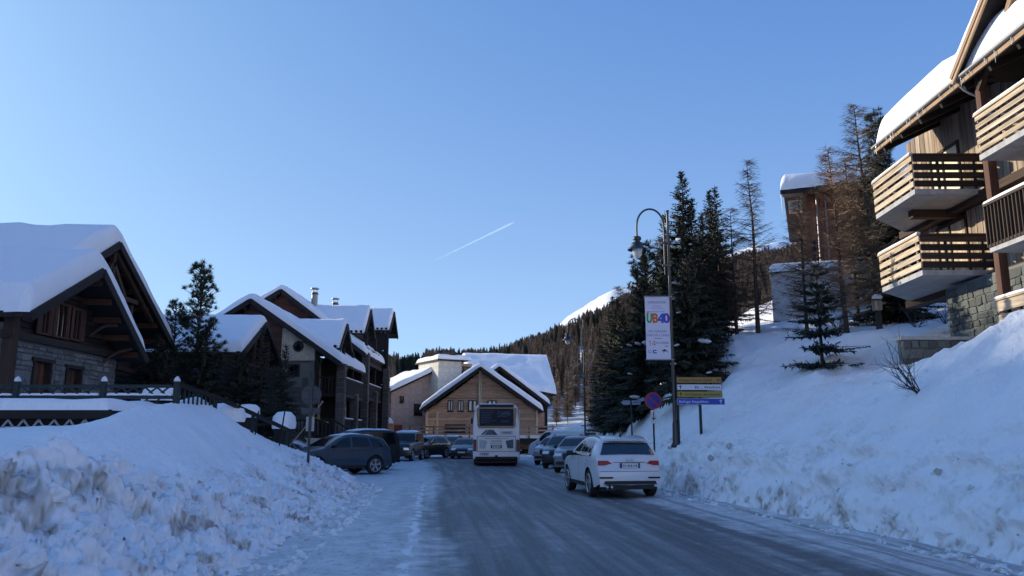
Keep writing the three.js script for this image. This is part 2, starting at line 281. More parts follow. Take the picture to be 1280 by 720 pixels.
{ // road sheet: asphalt with a film of packed snow on its shoulders; texture in road coordinates
  const W = 18, LEN = 64;
  const tex = dataTex(1024, 2048, (u, v) => {
    const t = (u - 0.5) * W, d = 2 + v * LEN;
    const wob = 0.35 * fbm(t * 0.2, d * 0.12, 3) + 0.12 * n2(t * 1.3, d * 0.5);
    const streak = fbm(t * 2.2, d * 0.05, 4), streak2 = fbm(t * 6 + 30, d * 0.12, 3), grit = n2(t * 14, d * 14), spot = fbm(t * 1.6, d * 1.6, 4), long = fbm(t * 1.5 + 50, d * 0.11, 4);
    const dl = table([[0, 2.75], [30, 2.6], [70, 2.9]], d), e = Math.abs(t + 0.02) - dl + wob + 0.3 * streak;
    let snow = ss(-0.45, 0.5, e + 0.22 * spot);                                                  // packed snow beyond the wheel paths
    snow = Math.max(snow, 0.12 * ss(-0.1, 0.6, streak) + 0.07 * ss(0, 0.5, streak2) + 0.2 * ss(-0.05, 0.5, long) * (0.75 + 0.5 * spot));             // thin frost drawn out by tyres
    snow = Math.max(snow, 0.35 * ss(0.1, 0.5, streak * 0.6 + 0.5 * spot - Math.abs(t - 1.9) * 0.5 + 0.15));
    const ruts = t > 2.2 ? 0.6 * ss(0.12, 0.4, fbm(t * 3.4, d * 0.07 + 9, 3) + 0.1) : 0;         // dark tyre lines in the right shoulder
    snow *= 1 - ruts * ss(2.2, 3, t) * (1 - ss(4.2, 5.2, t));
    const line = ss(0.1, 0.03, Math.abs(t + 3.02 + 0.07 * n2(d * 0.7, 3))) * ss(-0.15, 0.1, n2(d * 1.4, t * 2) + 0.5 * grit + 0.25) * (1 - ss(26, 30, d));
    const dirt = ss(0.15, 0.5, fbm(t * 5 + 7, d * 3, 3)) * 0.55 * ss(0.5, 1, snow);
    const worn = ss(2.9, 3.2, -t) * ss(3.9, 3.3, -t) * 0.35 * (1 - ss(26, 34, d)) * ss(-0.2, 0.3, fbm(t, d * 0.3, 3));
    const asp = 0.122 + 0.03 * grit + 0.012 * spot + 0.024 * long + 0.006 * streak, sn = (0.6 + 0.16 * spot + 0.08 * grit) * (1 - 0.45 * dirt) * (1 - worn * 0.55);
    let c = [lerp(asp, sn, snow), lerp(asp * 1.01, sn * 1.005, snow), lerp(asp * 1.04, sn * 1.02, snow)];
    c = c.map((x, i) => lerp(x, [0.8, 0.81, 0.83][i], line));
    return c.map((x) => { x = clamp(x, 0, 1); return x <= 0.0031308 ? x * 12.92 : 1.055 * x ** (1 / 2.4) - 0.055; });
  }, true);
  tex.wrapS = THREE.ClampToEdgeWrapping; tex.wrapT = THREE.MirroredRepeatWrapping;
  const bump = TX.rough.clone(); bump.repeat.set(W * 1.6, LEN * 1.6); bump.needsUpdate = true;
  const g = grid(60, 300, (u, v) => { const d = -18 + v * 146, t = (u - 0.5) * W, x = roadC(d) + t, k = ss(2.6, 3.4, Math.abs(t)); return V(x, -0.004 + k * (0.035 * fbm(x * 0.9, d * 0.5, 3) + 0.02), d); }, (u, v) => [u, (-20 + v * 146) / LEN]);
  structure('road', g, std(1, 1, 1, { map: tex, roughness: 0.62, bumpMap: bump, bumpScale: 0.012 }), 'dark frosted asphalt road curving between snow banks');
  // packed snow of the parking bays beside the bend
  const lot = grid(70, 110, (u, v) => { const d = 29 + v * 70, x = lerp(Math.max(-34, -11 - (d - 29) * 0.4), roadC(d) - 8.6, u); return V(x, -0.012 + 0.05 * fbm(x * 0.7, d * 0.5, 4), d); });
  structure('parking_lot', lot, std(0.78, 0.78, 0.78, { map: TX.mottle, bumpMap: TX.snowBump, bumpScale: 0.08, roughness: 0.9 }), 'packed snow of the parking bays beside the road');
  const lot2 = grid(50, 60, (u, v) => { const d = 47 + v * 60, x = lerp(roadC(d) + 8.5, 16, u); return V(x, -0.012 + 0.05 * fbm(x * 0.7, d * 0.5, 4), d); });
  structure('forecourt', lot2, std(0.78, 0.78, 0.78, { map: TX.mottle, bumpMap: TX.snowBump, bumpScale: 0.08, roughness: 0.9 }), 'packed snow forecourt before the wooden hotel');
}
{ // broken lumps of snow along the toes of the banks
  const base = new THREE.IcosahedronGeometry(1, 2), p = base.attributes.position;
  for (let i = 0; i < p.count; i++) { const v = new THREE.Vector3().fromBufferAttribute(p, i), s = 1 + 0.28 * n3(v.x * 1.3, v.y * 1.3, v.z * 1.3) + 0.16 * n3(v.x * 3.5, v.y * 3.5, v.z * 3.5); v.multiplyScalar(s); v.y *= 0.75; p.setXYZ(i, v.x, v.y, v.z); }
  base.computeVertexNormals(); base.deleteAttribute('uv');
  const r = rng(31), list = [];
  for (let i = 0; i < 5200 && list.length < 1700; i++) {
    const d = 5.5 + Math.pow(r(), 1.3) * 27, left = r() < 0.6, far = Math.pow(r(), 2.2);
    const S = left ? LEFT : RIGHT; let f = 0; for (let k = 1; k < S.length; k++) if (S[k][0] >= d) { f = lerp(S[k - 1][1][0][0], S[k][1][0][0], (d - S[k - 1][0]) / (S[k][0] - S[k - 1][0])); break; }
    const out = -0.6 + far * (left && d < 15 ? 4.2 : 1.7), x = left ? -(f + out) : f + out;
    if (left && d > 28) continue;
    if (out > 0.4 && n2(x * 0.8, d * 0.8) < -0.05) continue; if (out > 1.2 && !left) continue;
    const s = 0.018 + 0.075 * Math.pow(r(), 3.2) * (out < 0 ? 0.6 : 1) + (r() < 0.02 && out > 0.6 ? 0.09 : 0);
    list.push([x, Math.max(0.0, groundHeight(x, d)) + s * 0.2, d, s, r(), r()]);
  }
  const im = new THREE.InstancedMesh(base, std(1, 1, 1, { roughness: 0.95 }), list.length), m = new THREE.Matrix4(), c = new THREE.Color();
  list.forEach(([x, y, d, s, a, b], i) => { m.compose(V(x, y, d), new THREE.Quaternion().setFromEuler(new THREE.Euler(a * 6, b * 6, a * 3)), new THREE.Vector3(s * (0.8 + b * 0.6), s, s * (0.8 + a * 0.6))); im.setMatrixAt(i, m); const k = b < 0.2 ? 0.45 + a * 0.2 : 0.75 + 0.12 * a; c.setRGB(k, k * 1.01, k * 1.03 - (b < 0.2 ? 0.05 : 0)); im.setColorAt(i, c); });
  im.name = 'snow_lumps'; im.castShadow = im.receiveShadow = true; scene.add(im); tag(im, 'broken lumps of ploughed snow and ice along the banks', 'snow lumps', null, 'stuff');
}
// far wooded hills
const ridge = (q) => smoothTable([[-1.2, 0.045], [-0.7, 0.05], [-0.3, 0.068], [-0.17, 0.07], [-0.13, 0.076], [-0.08, 0.082], [-0.04, 0.08], [0, 0.09], [0.05, 0.112], [0.09, 0.128], [0.14, 0.15], [0.22, 0.185], [0.36, 0.222], [0.6, 0.25], [1.2, 0.25]], q);
const hillY = (q, d) => { const t = clamp((d - 115) / 345, 0, 1), x = q * d; return ridge(q) * 450 * (t * t * (3 - 2 * t) * 0.5 + t * 0.5) * (d > 460 ? 1 - (d - 460) / 400 : 1) + (4 * fbm(x * 0.012, d * 0.012, 4) + 2.5 * Math.abs(n2(x * 0.03, d * 0.008))) * ss(0.1, 0.5, t) - 0.5; };
{
  const g = grid(220, 90, (u, v) => { const q = lerp(-1.2, 1.2, u), d = 112 + v * 500; return V(q * d, hillY(q, d), d); });
  structure('hillside', g, std(0.9, 0.9, 0.91, { roughness: 0.95, bumpMap: TX.snowBump, bumpScale: 0.4 }), 'snowy hillside under the far larch and spruce wood');
  const top = (q) => smoothTable([[-1, 0.03], [0, 0.07], [0.035, 0.108], [0.06, 0.142], [0.1, 0.172], [0.125, 0.187], [0.16, 0.2], [0.25, 0.225], [0.36, 0.256], [0.6, 0.29], [1, 0.3]], q);
  const g2 = grid(160, 40, (u, v) => { const q = lerp(-0.6, 1, u), d = 620 + v * 520, t = clamp(v * 1.5, 0, 1); return V(q * d, top(q) * 960 * t * (v > 0.667 ? 1 - (v - 0.667) * 1.2 : 1) + 10 * fbm(q * 14, d * 0.006, 5) * t, d); });
  structure('mountain', g2, std(0.9, 0.9, 0.91, { roughness: 0.95 }), 'bare snowy mountain shoulder above the tree line');
}
{ // the wood itself reads as one mass: narrow crowns, evergreen and leafless larch
  function conifer(kind, seed) {
    const r = rng(seed), pos = [], col = [], tri = (a, b, c, k) => { for (const v of [a, b, c]) pos.push(v.x, v.y, v.z); for (let i = 0; i < 3; i++) col.push(...k); };
    const n = kind === 'larch' ? 420 : 420;
    for (let i = 0; i < n; i++) {
      const t = 0.1 + 0.9 * Math.pow(r(), 0.85), a = r() * 6.283, R = (kind === 'larch' ? 0.17 : 0.16) * Math.pow(1 - t, 0.7) + 0.012, y = t, w = kind === 'larch' ? 0.009 : 0.02;
      const dir = new THREE.Vector3(Math.cos(a), 0, Math.sin(a)), side = new THREE.Vector3(-dir.z, 0, dir.x), tip = dir.clone().multiplyScalar(R * (0.6 + r() * 0.5)); tip.y = y + (kind === 'larch' ? 0.02 : -0.035);
      const root = dir.clone().multiplyScalar(R * 0.05); root.y = y + 0.01;
      const k = kind === 'larch' ? [0.22 + r() * 0.08, 0.165 + r() * 0.05, 0.125 + r() * 0.03] : [0.035 + r() * 0.02, 0.05 + r() * 0.02, 0.035];
      tri(root.clone().addScaledVector(side, w), root.clone().addScaledVector(side, -w), tip, k);
      const up = root.clone(); up.y += w * 1.6; tri(up, root.clone().setY(root.y - w), tip, k);
    }
    const tw = 0.012; for (let i = 0; i < 3; i++) { const a = i * 2.09, b = a + 2.09; tri(new THREE.Vector3(Math.cos(a) * tw, -0.06, Math.sin(a) * tw), new THREE.Vector3(Math.cos(b) * tw, -0.06, Math.sin(b) * tw), new THREE.Vector3(0, 0.95, 0), [0.09, 0.07, 0.055]); }
    const g = new THREE.BufferGeometry(); g.setAttribute('position', new THREE.Float32BufferAttribute(pos, 3)); g.setAttribute('color', new THREE.Float32BufferAttribute(col, 3)); g.computeVertexNormals(); return g;
  }
  const r = rng(77), sets = { larch: [], spruce: [] };
  for (let i = 0; i < 15000; i++) {
    const d = 148 + 322 * Math.sqrt(r()), q = lerp(-0.34, 0.5, r()), x = q * d, y = hillY(q, d);
    if (n2(x * 0.012 + 2, d * 0.012) > 0.5) continue;
    if (Math.abs(q + 0.125) < 0.018 + 0.012 * n2(d * 0.03, 1) && d > 250 && d < 420) continue;         // the clearing
    if (Math.abs(q - 0.085 + 0.01 * n2(d * 0.02, 7)) < 0.0045 && d < 330) continue;                      // snowy gully
    const evergreen = n2(x * 0.02, d * 0.02) + (q < -0.06 ? 0.3 : -0.4) + 0.5 * (r() - 0.5) > 0.1;
    sets[evergreen ? 'spruce' : 'larch'].push([x, y - 0.3, d, (7 + 5 * r()) * (evergreen ? 1 : 1.05), r() * 6.28, 0.75 + r() * 0.5]);
  }
  for (const kind of ['larch', 'spruce']) {
    const list = sets[kind], im = new THREE.InstancedMesh(conifer(kind, kind === 'larch' ? 3 : 4), std(1, 1, 1, { vertexColors: true, roughness: 0.9 }), list.length), m = new THREE.Matrix4(), c = new THREE.Color();
    list.forEach(([x, y, d, h, a, k], i) => { m.compose(V(x, y, d), new THREE.Quaternion().setFromAxisAngle(new THREE.Vector3(0, 1, 0), a), new THREE.Vector3(h * 1.05, h, h * 1.05)); im.setMatrixAt(i, m); im.setColorAt(i, c.setRGB(k, k, k)); });
    im.name = kind === 'larch' ? 'larch_wood' : 'spruce_wood'; im.castShadow = im.receiveShadow = true; scene.add(im);
    tag(im, kind === 'larch' ? 'leafless brown larch wood covering the far hillside' : 'dark evergreen wood mixed into the far hillside', 'wood', null, 'stuff');
  }
}
{ // the sunlit flank of the valley across from the street, beside and behind where one stands
  const g = grid(90, 40, (u, v) => { const a = lerp(46, 232, u) * Math.PI / 180, r = 110 + v * 420, e = ss(46, 66, lerp(46, 232, u)) * ss(232, 208, lerp(46, 232, u)), x = Math.sin(a) * r, d = Math.cos(a) * r; return V(x, -0.5 + e * (235 * v * (1 - 0.25 * v) + 14 * fbm(x * 0.008, d * 0.008, 4) * ss(0, 0.3, v)), d); });
  structure('mountain', g, std(0.9, 0.9, 0.91, { roughness: 0.95, bumpMap: TX.snowBump, bumpScale: 0.4 }), 'sunlit snowy flank across the valley');
}
// the wooded rise that keeps the street in shade, beside the road and behind the chalets
const riseY = (x, d) => { const s = ss(-34, -52, x) * (1 - 0.35 * ss(-56, -88, x)), e = ss(78, 67, d) * ss(-70, -30, d); return table([[-70, 20], [32, 20.8], [42, 21.6], [49, 22.4], [54, 23.1], [60, 24.5], [68, 26.4]], d) * s * e + 1.5 * fbm(x * 0.06, d * 0.06, 3) * s * e - 0.3; };
{
  const g = grid(60, 90, (u, v) => { const x = -33 - u * 66, d = -75 + v * 170; return V(x, riseY(x, d), d); });
  structure('slope', g, std(0.9, 0.9, 0.91, { roughness: 0.95, bumpMap: TX.snowBump, bumpScale: 0.2 }), 'steep snowy rise beside the village street');
}
// ---------------------------------------------------------------- building kit
// thick rounded snow over a gable roof: a, b the two ends of the ridge; e1a, e1b and e2a, e2b the eaves on either side
function roofSnow(a, b, e1a, e1b, e2a, e2b, T, seed = 0, round = 0.35) {
  const L = a.distanceTo(b), w1 = a.distanceTo(e1a), w2 = a.distanceTo(e2a), S = w1 + w2;
  const ER = Math.min(T * 0.6, 0.34), edge = (s) => Math.sqrt(Math.max(0, 1 - (1 - clamp(s / ER, 0, 1)) ** 2));
  const warp = (t, len) => { const k = Math.min(0.3, ER / len); const n = 0.22; return t < n ? k * (t / n) : t > 1 - n ? 1 - k * ((1 - t) / n) : k + (1 - 2 * k) * (t - n) / (1 - 2 * n); };
  return grid(36, 48, (u0, v0) => {
    const u = warp(u0, L), s = warp(v0, S) * S, onA = s < w1;
    const A = onA ? e1a.clone().lerp(a, s / w1) : a.clone().lerp(e2a, (s - w1) / w2), B = onA ? e1b.clone().lerp(b, s / w1) : b.clone().lerp(e2b, (s - w1) / w2);
    const p = A.lerp(B, u), h = T * (1 + 0.09 * n2(p.x * 0.35 + seed, p.z * 0.35) + 0.03 * n2(p.x * 1.3, p.z * 1.3 + seed)) * Math.min(edge(u * L), 1) * edge(Math.min(s, S - s)) * (u0 === 0 || u0 === 1 || v0 === 0 || v0 === 1 ? 0 : 1);
    const rim = Math.max(0, 1 - Math.min(s, S - s) / (ER * 1.6)); if (rim > 0) { const dir = (onA ? e1a : e2a).clone().sub(a).setY(0).normalize(); p.addScaledVector(dir, rim * (0.05 + 0.09 * n2(p.x * 1.1 + seed, p.z * 1.1 + 5))); p.y -= rim * 0.05; }
    const k = Math.max(0, 1 - Math.abs(s - w1) / (round * 3)); p.y += Math.max(h, 0) - k * k * round * 0.35 + 0.004;
    return p;
  });
}
// snow over one flat or sloping quad: p00, p10, p11, p01
function quadSnow(p00, p10, p11, p01, T, seed = 0, n = 24) {
  const L = p00.distanceTo(p10), S = p00.distanceTo(p01), ER = Math.min(T * 0.7, 0.36), edge = (s) => Math.sqrt(Math.max(0, 1 - (1 - clamp(s / ER, 0, 1)) ** 2));
  const warp = (t, len) => { const k = Math.min(0.4, ER / len), m = 0.25; return t < m ? k * t / m : t > 1 - m ? 1 - k * (1 - t) / m : k + (1 - 2 * k) * (t - m) / (1 - 2 * m); };
  return grid(n, n, (u0, v0) => { const u = warp(u0, L), v = warp(v0, S), p = p00.clone().lerp(p10, u).lerp(p01.clone().lerp(p11, u), v);
    p.y += T * (1 + 0.15 * n2(p.x * 0.6 + seed, p.z * 0.6)) * edge(Math.min(u, 1 - u) * L) * edge(Math.min(v, 1 - v) * S) + 0.004; return p; });
}
// gable roof: deck, snow, verge boards and purlins under the overhang at the ridge end a
function gableRoof(t, a, b, e1a, e1b, e2a, e2b, o = {}) {
  const th = o.deck ?? 0.18, down = new THREE.Vector3(0, -th, 0), snow = o.snow ?? 0.5;
  const roof = mesh('roof', [slab([e1a, e1b, b, a], down), slab([a, b, e2b, e2a], down)], o.mat ?? M.darkWood, t);
  mesh('roof_snow', roofSnow(a, b, e1a, e1b, e2a, e2b, snow, o.seed ?? 0, o.round ?? 0.35), M.snowRoof, roof);
  const out = a.clone().sub(b).setY(0).normalize().multiplyScalar(0.05);
  for (const e of [e1a, e2a]) mesh('verge_board', beam(e.clone().add(out).add(new THREE.Vector3(0, -0.16, 0)), a.clone().add(out).add(new THREE.Vector3(0, -0.16, 0)), 0.07, 0.3), o.verge ?? M.darkWood, roof);
  for (const [e, eb] of [[e1a, e1b], [e2a, e2b]]) for (let k = 0; k < (o.purlins ?? 4); k++) {
    const f = (k + 0.35) / (o.purlins ?? 4), p = a.clone().lerp(e, f), q = b.clone().lerp(eb, f), dir = q.clone().sub(p).normalize();
    p.addScaledVector(dir, 0.12); const end = p.clone().addScaledVector(dir, o.reach ?? 2.4); p.y -= th + 0.12; end.y -= th + 0.12;
    mesh('purlin', beam(p, end, 0.17, 0.22), o.purlinMat ?? M.redWood, t);
  }
  return roof;
}
// window set in a wall that faces +z (turn 0) or is turned about y: frame, panes, sill
function windowPart(t, x, y, d, w, h, turn = 0, o = {}) {
  const g = new THREE.Group(); g.name = 'window'; g.position.copy(V(x, y, d)); g.rotation.y = turn; t.add(g);
  const f = o.f ?? 0.07, m = o.frame ?? M.darkWoodB;
  mesh('frame', [bx(w, f, 0.12, 0, h / 2 - f / 2, 0), bx(w, f, 0.12, 0, -h / 2 + f / 2, 0), bx(f, h - 2 * f, 0.12, -w / 2 + f / 2, 0, 0), bx(f, h - 2 * f, 0.12, w / 2 - f / 2, 0, 0), ...(o.bars === 0 ? [] : [bx(f * 0.7, h - 2 * f, 0.1, 0, 0, 0)])], m, g);
  mesh('pane', bx(w - 2 * f, h - 2 * f, 0.02, 0, 0, -0.02), o.glass ?? M.glass, g);
  if (o.curtain) for (const s of [-1, 1]) mesh('curtain', bx(w * 0.22, h - 2 * f, 0.01, s * w * 0.24, 0, 0.002), M.curtain, g);
  if (o.sill) mesh('sill', bx(w + 0.14, 0.06, 0.2, 0, -h / 2 - 0.035, 0.05), m, g);
  return g;
}
// irregular stones covering a rectangle of wall; the wall's own axes: x along, y up, facing +z
const stoneGeo = [0, 1, 2].map((k) => { const g = plain(new RoundedBoxGeometry(1, 1, 1, 1, 0.12)), p = g.attributes.position; for (let i = 0; i < p.count; i++) { const x = p.getX(i), y = p.getY(i); p.setXYZ(i, x + 0.09 * n3(x * 2, y * 2, k * 7), y + 0.12 * n3(x * 2 + 5, y * 2, k * 7), p.getZ(i) + 0.05 * n3(x * 2, y * 3, k * 3)); } g.computeVertexNormals(); return g; });
function stonework(t, x0, y0, x1, y1, mats, seed, size, place, skip) {
  const r = rng(seed); let y = y0;
  while (y < y1 - 0.05) {
    const h = Math.min(size * (0.6 + r() * 0.75), y1 - y); let x = x0;
    while (x < x1 - 0.04) {
      const w = Math.min(size * (0.8 + r() * 1.9), x1 - x), cx = x + w / 2, cy = y + h / 2;
      if (!(skip && skip(cx, cy, w, h))) { const m = new THREE.Mesh(stoneGeo[Math.floor(r() * 3)], mats[Math.floor(r() * mats.length)]); m.name = 'stone'; m.castShadow = m.receiveShadow = true; place(m, cx, cy); m.scale.set(w - 0.03, h - 0.03, 0.07 + r() * 0.05); t.add(m); }
      x += w;
    }
    y += h;
  }
}

// ---------------------------------------------------------------- apartment chalet with balconies on the snowy slope
{
  const t = thing('apartment_chalet', 'timber apartment chalet with stacked plank balconies and a thick snowy roof', 'building');
  // plank balustrade along a line, horizontal boards
  function rails(parent, ax, ad, bX, bd, top, n, h, gap, mats, snow = true) {
    const a = V(ax, 0, ad), b = V(bX, 0, bd), dir = b.clone().sub(a).normalize(), L = a.distanceTo(b), bw = (h - gap * (n - 1)) / n;
    for (let k = 0; k < n; k++) { const y = top - bw / 2 - k * (bw + gap); const p = a.clone().setY(y), q = b.clone().setY(y); mesh('plank', beam(p, q, 0.045, bw, 0.008), mats[k % mats.length], parent); }
    const out = new THREE.Vector3(-dir.z, 0, dir.x);
    for (let s = 0.25; s < L; s += 1.15) { const p = a.clone().addScaledVector(dir, s).addScaledVector(out, -0.0); mesh('baluster', beam(p.clone().setY(top - h - 0.05).addScaledVector(out, 0.07), p.clone().setY(top - 0.02).addScaledVector(out, 0.07), 0.07, 0.07), M.darkWoodB, parent); }
    mesh('handrail', beam(a.clone().setY(top + 0.03), b.clone().setY(top + 0.03), 0.14, 0.05), mats[0], parent);
    if (snow) { const s = out.clone().multiplyScalar(0.07), A = a.clone().setY(top + 0.056), B = b.clone().setY(top + 0.056); mesh('rail_snow', quadSnow(A.clone().sub(s), B.clone().sub(s), B.clone().add(s), A.clone().add(s), 0.07, 3, 10), M.snowRoof, parent); }
  }
  function slatRails(parent, ax, ad, bX, bd, top, h) {
    const a = V(ax, 0, ad), b = V(bX, 0, bd), L = a.distanceTo(b), n = Math.round(L / 0.155);
    for (let k = 0; k <= n; k++) { const p = a.clone().lerp(b, k / n); mesh('slat', beam(p.clone().setY(top - h), p.clone().setY(top), 0.035, 0.095), k % 3 ? M.slat : M.darkWoodB, parent); }
    mesh('handrail', beam(a.clone().setY(top + 0.04), b.clone().setY(top + 0.04), 0.16, 0.07), M.slat, parent);
    mesh('bottom_rail', beam(a.clone().setY(top - h + 0.03), b.clone().setY(top - h + 0.03), 0.06, 0.08), M.slat, parent);
    const s = new THREE.Vector3(0.08, 0, 0), A = a.clone().setY(top + 0.076), B = b.clone().setY(top + 0.076); mesh('rail_snow', quadSnow(A.clone().sub(s), B.clone().sub(s), B.clone().add(s), A.clone().add(s), 0.09, 9, 10), M.snowRoof, parent);
  }
  function balcony(points, top, build) {
    const g = new THREE.Group(); g.name = 'balcony'; t.add(g);
    const s = poly(points.map(([x, d]) => [x, d]), 0.16); s.rotateX(-Math.PI / 2); s.translate(0, top - 1.26, 0);      // the outline lies in x and -z
    mesh('slab', s, M.soffit, g); build(g); return g;
  }
  const foot = [[12.62, 24.1], [14.98, 24.1], [14.98, 29.2], [14.9, 29.2], [12.75, 27.1]];
  const dark = [M.slat, M.darkWoodB];
  for (const top of [7.72, 10.32]) balcony(foot, top, (g) => {
    rails(g, 12.62, 24.1, 12.75, 27.1, top, 4, 1.02, 0.1, M.plank);
    rails(g, 14.86, 24.12, 12.66, 24.12, top, 4, 1.02, 0.07, dark, false);
    rails(g, 12.78, 27.14, 14.86, 29.16, top, 4, 1.02, 0.055, M.plank);
  });
  const foot2 = [[12.9, 13], [14.98, 13], [14.98, 21.05], [12.9, 21.05]];
  [[5.12, 3, 0], [7.72, 0, 1], [10.32, 5, 0]].forEach(([top, n, slats]) => balcony(foot2, top, (g) => {
    if (slats) { slatRails(g, 12.9, 13, 12.9, 21.05, top, 1.12); slatRails(g, 12.95, 21.05, 14.86, 21.05, top, 1.12); }
    else { rails(g, 12.9, 13, 12.9, 21.05, top, n, 1.04, 0.09, M.plank); rails(g, 12.95, 21.05, 14.86, 21.05, top, n, 1.04, 0.07, M.plank); }
  }));
  // walls
  mesh('wall', bx(10.6, 6.3, 19.9, 20.32, 9.45, -18.4), M.darkWood, t);
  for (let d = 10.2; d < 29; d += 0.165) for (const [y0, y1] of [[6.5, 9.02], [9.12, 12.5]]) {
    if (d > 25.5 && d < 27.3) { if (y1 > 12) mesh('board', bx(0.03, 1.15, 0.15, 14.98, 11.93, -d), M.board[Math.floor(R0() * 4)], t); continue; }   // over the doors
    mesh('board', bx(0.03, y1 - y0, 0.15, 14.98 + 0.012 * ((Math.round(d * 6)) % 2), (y0 + y1) / 2, -d), M.board[Math.floor(R0() * 4)], t);
  }
  for (const y of [7.6, 10.2]) { const g = new THREE.Group(); g.name = 'door'; t.add(g); mesh('panel', bx(0.06, 2.15, 1.74, 14.99, y, -26.4), y > 9 ? M.doorCream : M.plank[0], g); mesh('frame', [bx(0.12, 0.1, 1.9, 14.97, y + 1.12, -26.4), bx(0.12, 2.2, 0.09, 14.97, y, -25.52), bx(0.12, 2.2, 0.09, 14.97, y, -27.28)], M.brownWood, g); mesh('rail', bx(0.1, 2.15, 0.08, 14.965, y, -26.5), M.brownWood, g); }
  for (const y of [6.38, 9.02]) mesh('floor_beam', bx(0.5, 0.26, 9.0, 14.85, y, -24.8), M.brownWood, t);
  mesh('corner_beam', bx(1.7, 0.34, 0.3, 14.25, 8.96, -26.0), M.brownWood, t);
  for (const [x, d] of [[13.32, 21.3], [13.32, 15]]) mesh('post', bx(0.24, 11.5, 0.24, x, 6.1, -d, 0, 0, 0, 0.012), M.redWood, t);
  // stone basement: separate stones over a mortar wall
  mesh('foundation', bx(10, 4.4, 15.5, 20.2, 4.1, -17.9), M.mortar, t);
  const base = mesh('basement', bx(0.7, 4.9, 4.3, 14.58, 3.9, -23.65), M.mortar, t);
  { const holder = new THREE.Group(); holder.name = 'stonework'; t.add(holder);
    stonework(holder, 21.5, 3.2, 25.78, 6.3, M.stoneGreen, 5, 0.24, (m, a, y) => { m.position.set(14.235, y, -a); m.rotation.y = -Math.PI / 2; });
    stonework(holder, 14.26, 3.2, 14.9, 6.3, M.stoneGreen, 8, 0.24, (m, a, y) => { m.position.set(a, y, -21.49); }); }
  const rw = new THREE.Group(); rw.name = 'low_wall'; t.add(rw); mesh('core', bx(2.5, 2.3, 0.34, 12.95, 3.28, -24.0), M.mortar, rw); mesh('coping', bx(2.62, 0.09, 0.46, 12.93, 4.475, -24.0), M.concrete, rw);
  stonework(rw, 11.7, 3.0, 14.2, 4.42, M.stoneGreen, 15, 0.24, (m, a, y) => m.position.set(a, y, -23.82));
  // main roof with its eave along the road
  const e0 = V(12.75, 11.75, 8), e1 = V(12.95, 11.75, 27.1), r0 = V(22, 16.2, 8), r1 = V(22, 16.2, 27.1);
  mesh('end_wall', moved(poly([[15.02, 12.6], [25, 12.6], [25, 15.6], [22, 15.6]], 0.2), 0, 0, -27.4), M.darkWood, t);
  const roof = mesh('roof', slab([e0, e1, r1, r0], new THREE.Vector3(0, -0.24, 0)), M.darkWood, t);
  mesh('roof_snow', quadSnow(e0, e1, r1, r0, 0.95, 2, 48), M.snowRoof, roof);
  mesh('eave_board', beam(V(12.72, 11.62, 8), V(12.92, 11.62, 27.12), 0.06, 0.26), M.post, roof);
  mesh('gutter', tube([V(12.74, 11.72, 8), V(12.74, 11.7, 17), V(12.84, 11.68, 27.14)], 0.06, 8, 6), M.zinc, roof);
  for (let d = 9; d < 27; d += 1.25) mesh('rafter', beam(V(12.95, 11.42, d), V(15.0, 12.4, d), 0.1, 0.18), M.darkWood, t);
  mesh('downpipe', tube([V(12.8, 11.66, 21.6), V(13.0, 11.35, 21.55), V(13.6, 11.0, 21.4), V(14.9, 10.75, 21.2)], 0.035, 14, 6), M.zinc, t);
  // cross gable over the near balconies
  const ga = V(12.72, 15.0, 17.6), gb = V(20.5, 15.0, 17.6), l1a = V(12.72, 11.85, 21.6), l1b = V(17.5, 11.85, 21.6), l2a = V(12.72, 11.85, 13.6), l2b = V(17.5, 11.85, 13.6);
  const gr = mesh('gable_roof', [slab([l1a, l1b, gb, ga], new THREE.Vector3(0, -0.22, 0)), slab([ga, gb, l2b, l2a], new THREE.Vector3(0, -0.22, 0))], M.darkWood, t);
  mesh('roof_snow', roofSnow(ga, gb, l1a, l1b, l2a, l2b, 0.55, 4), M.snowRoof, gr);
  for (const e of [l1a, l2a]) for (const [dy, w, dx] of [[-0.12, 0.13, -0.06], [-0.27, 0.13, -0.03]]) mesh('verge_board', beam(e.clone().add(new THREE.Vector3(dx, dy, 0)), ga.clone().add(new THREE.Vector3(dx, dy, 0)), 0.05, w), M.post, gr);
  mesh('tie_beam', bx(0.2, 0.28, 7.4, 13.1, 12.12, -17.6, 0, 0, 0, 0.01), M.post, t);
  mesh('king_post', bx(0.18, 2.2, 0.2, 13.1, 13.4, -17.6), M.post, t);
  for (const s of [-1, 1]) { mesh('strut', beam(V(13.1, 12.3, 17.6 + s * 2.1), V(13.1, 13.75, 17.6 + s * 0.9), 0.14, 0.16), M.post, t); mesh('brace', beam(V(13.2, 11.2, 17.6 + s * 3.6), V(13.2, 11.9, 17.6 + s * 2.9), 0.13, 0.13), M.brownWood, t); }
  mesh('gable_wall', moved(poly([[-3.6, 0], [3.6, 0], [0, 2.75]], 0.1), 14.9, 11.9, -17.6, Math.PI / 2), M.darkWood, t);
  { const r = rng(91), ic = []; for (let i = 0; i < 34; i++) { const d = 9 + r() * 17.8, L = 0.1 + 0.3 * r() * r(); ic.push(cyl(0.004, 0.02, L, 12.76, 11.62 - L / 2, -d, 5)); } mesh('icicles', ic, M.ice, roof).userData.kind = 'stuff'; }
  rebase(t, 14, 2.4, 22);
}
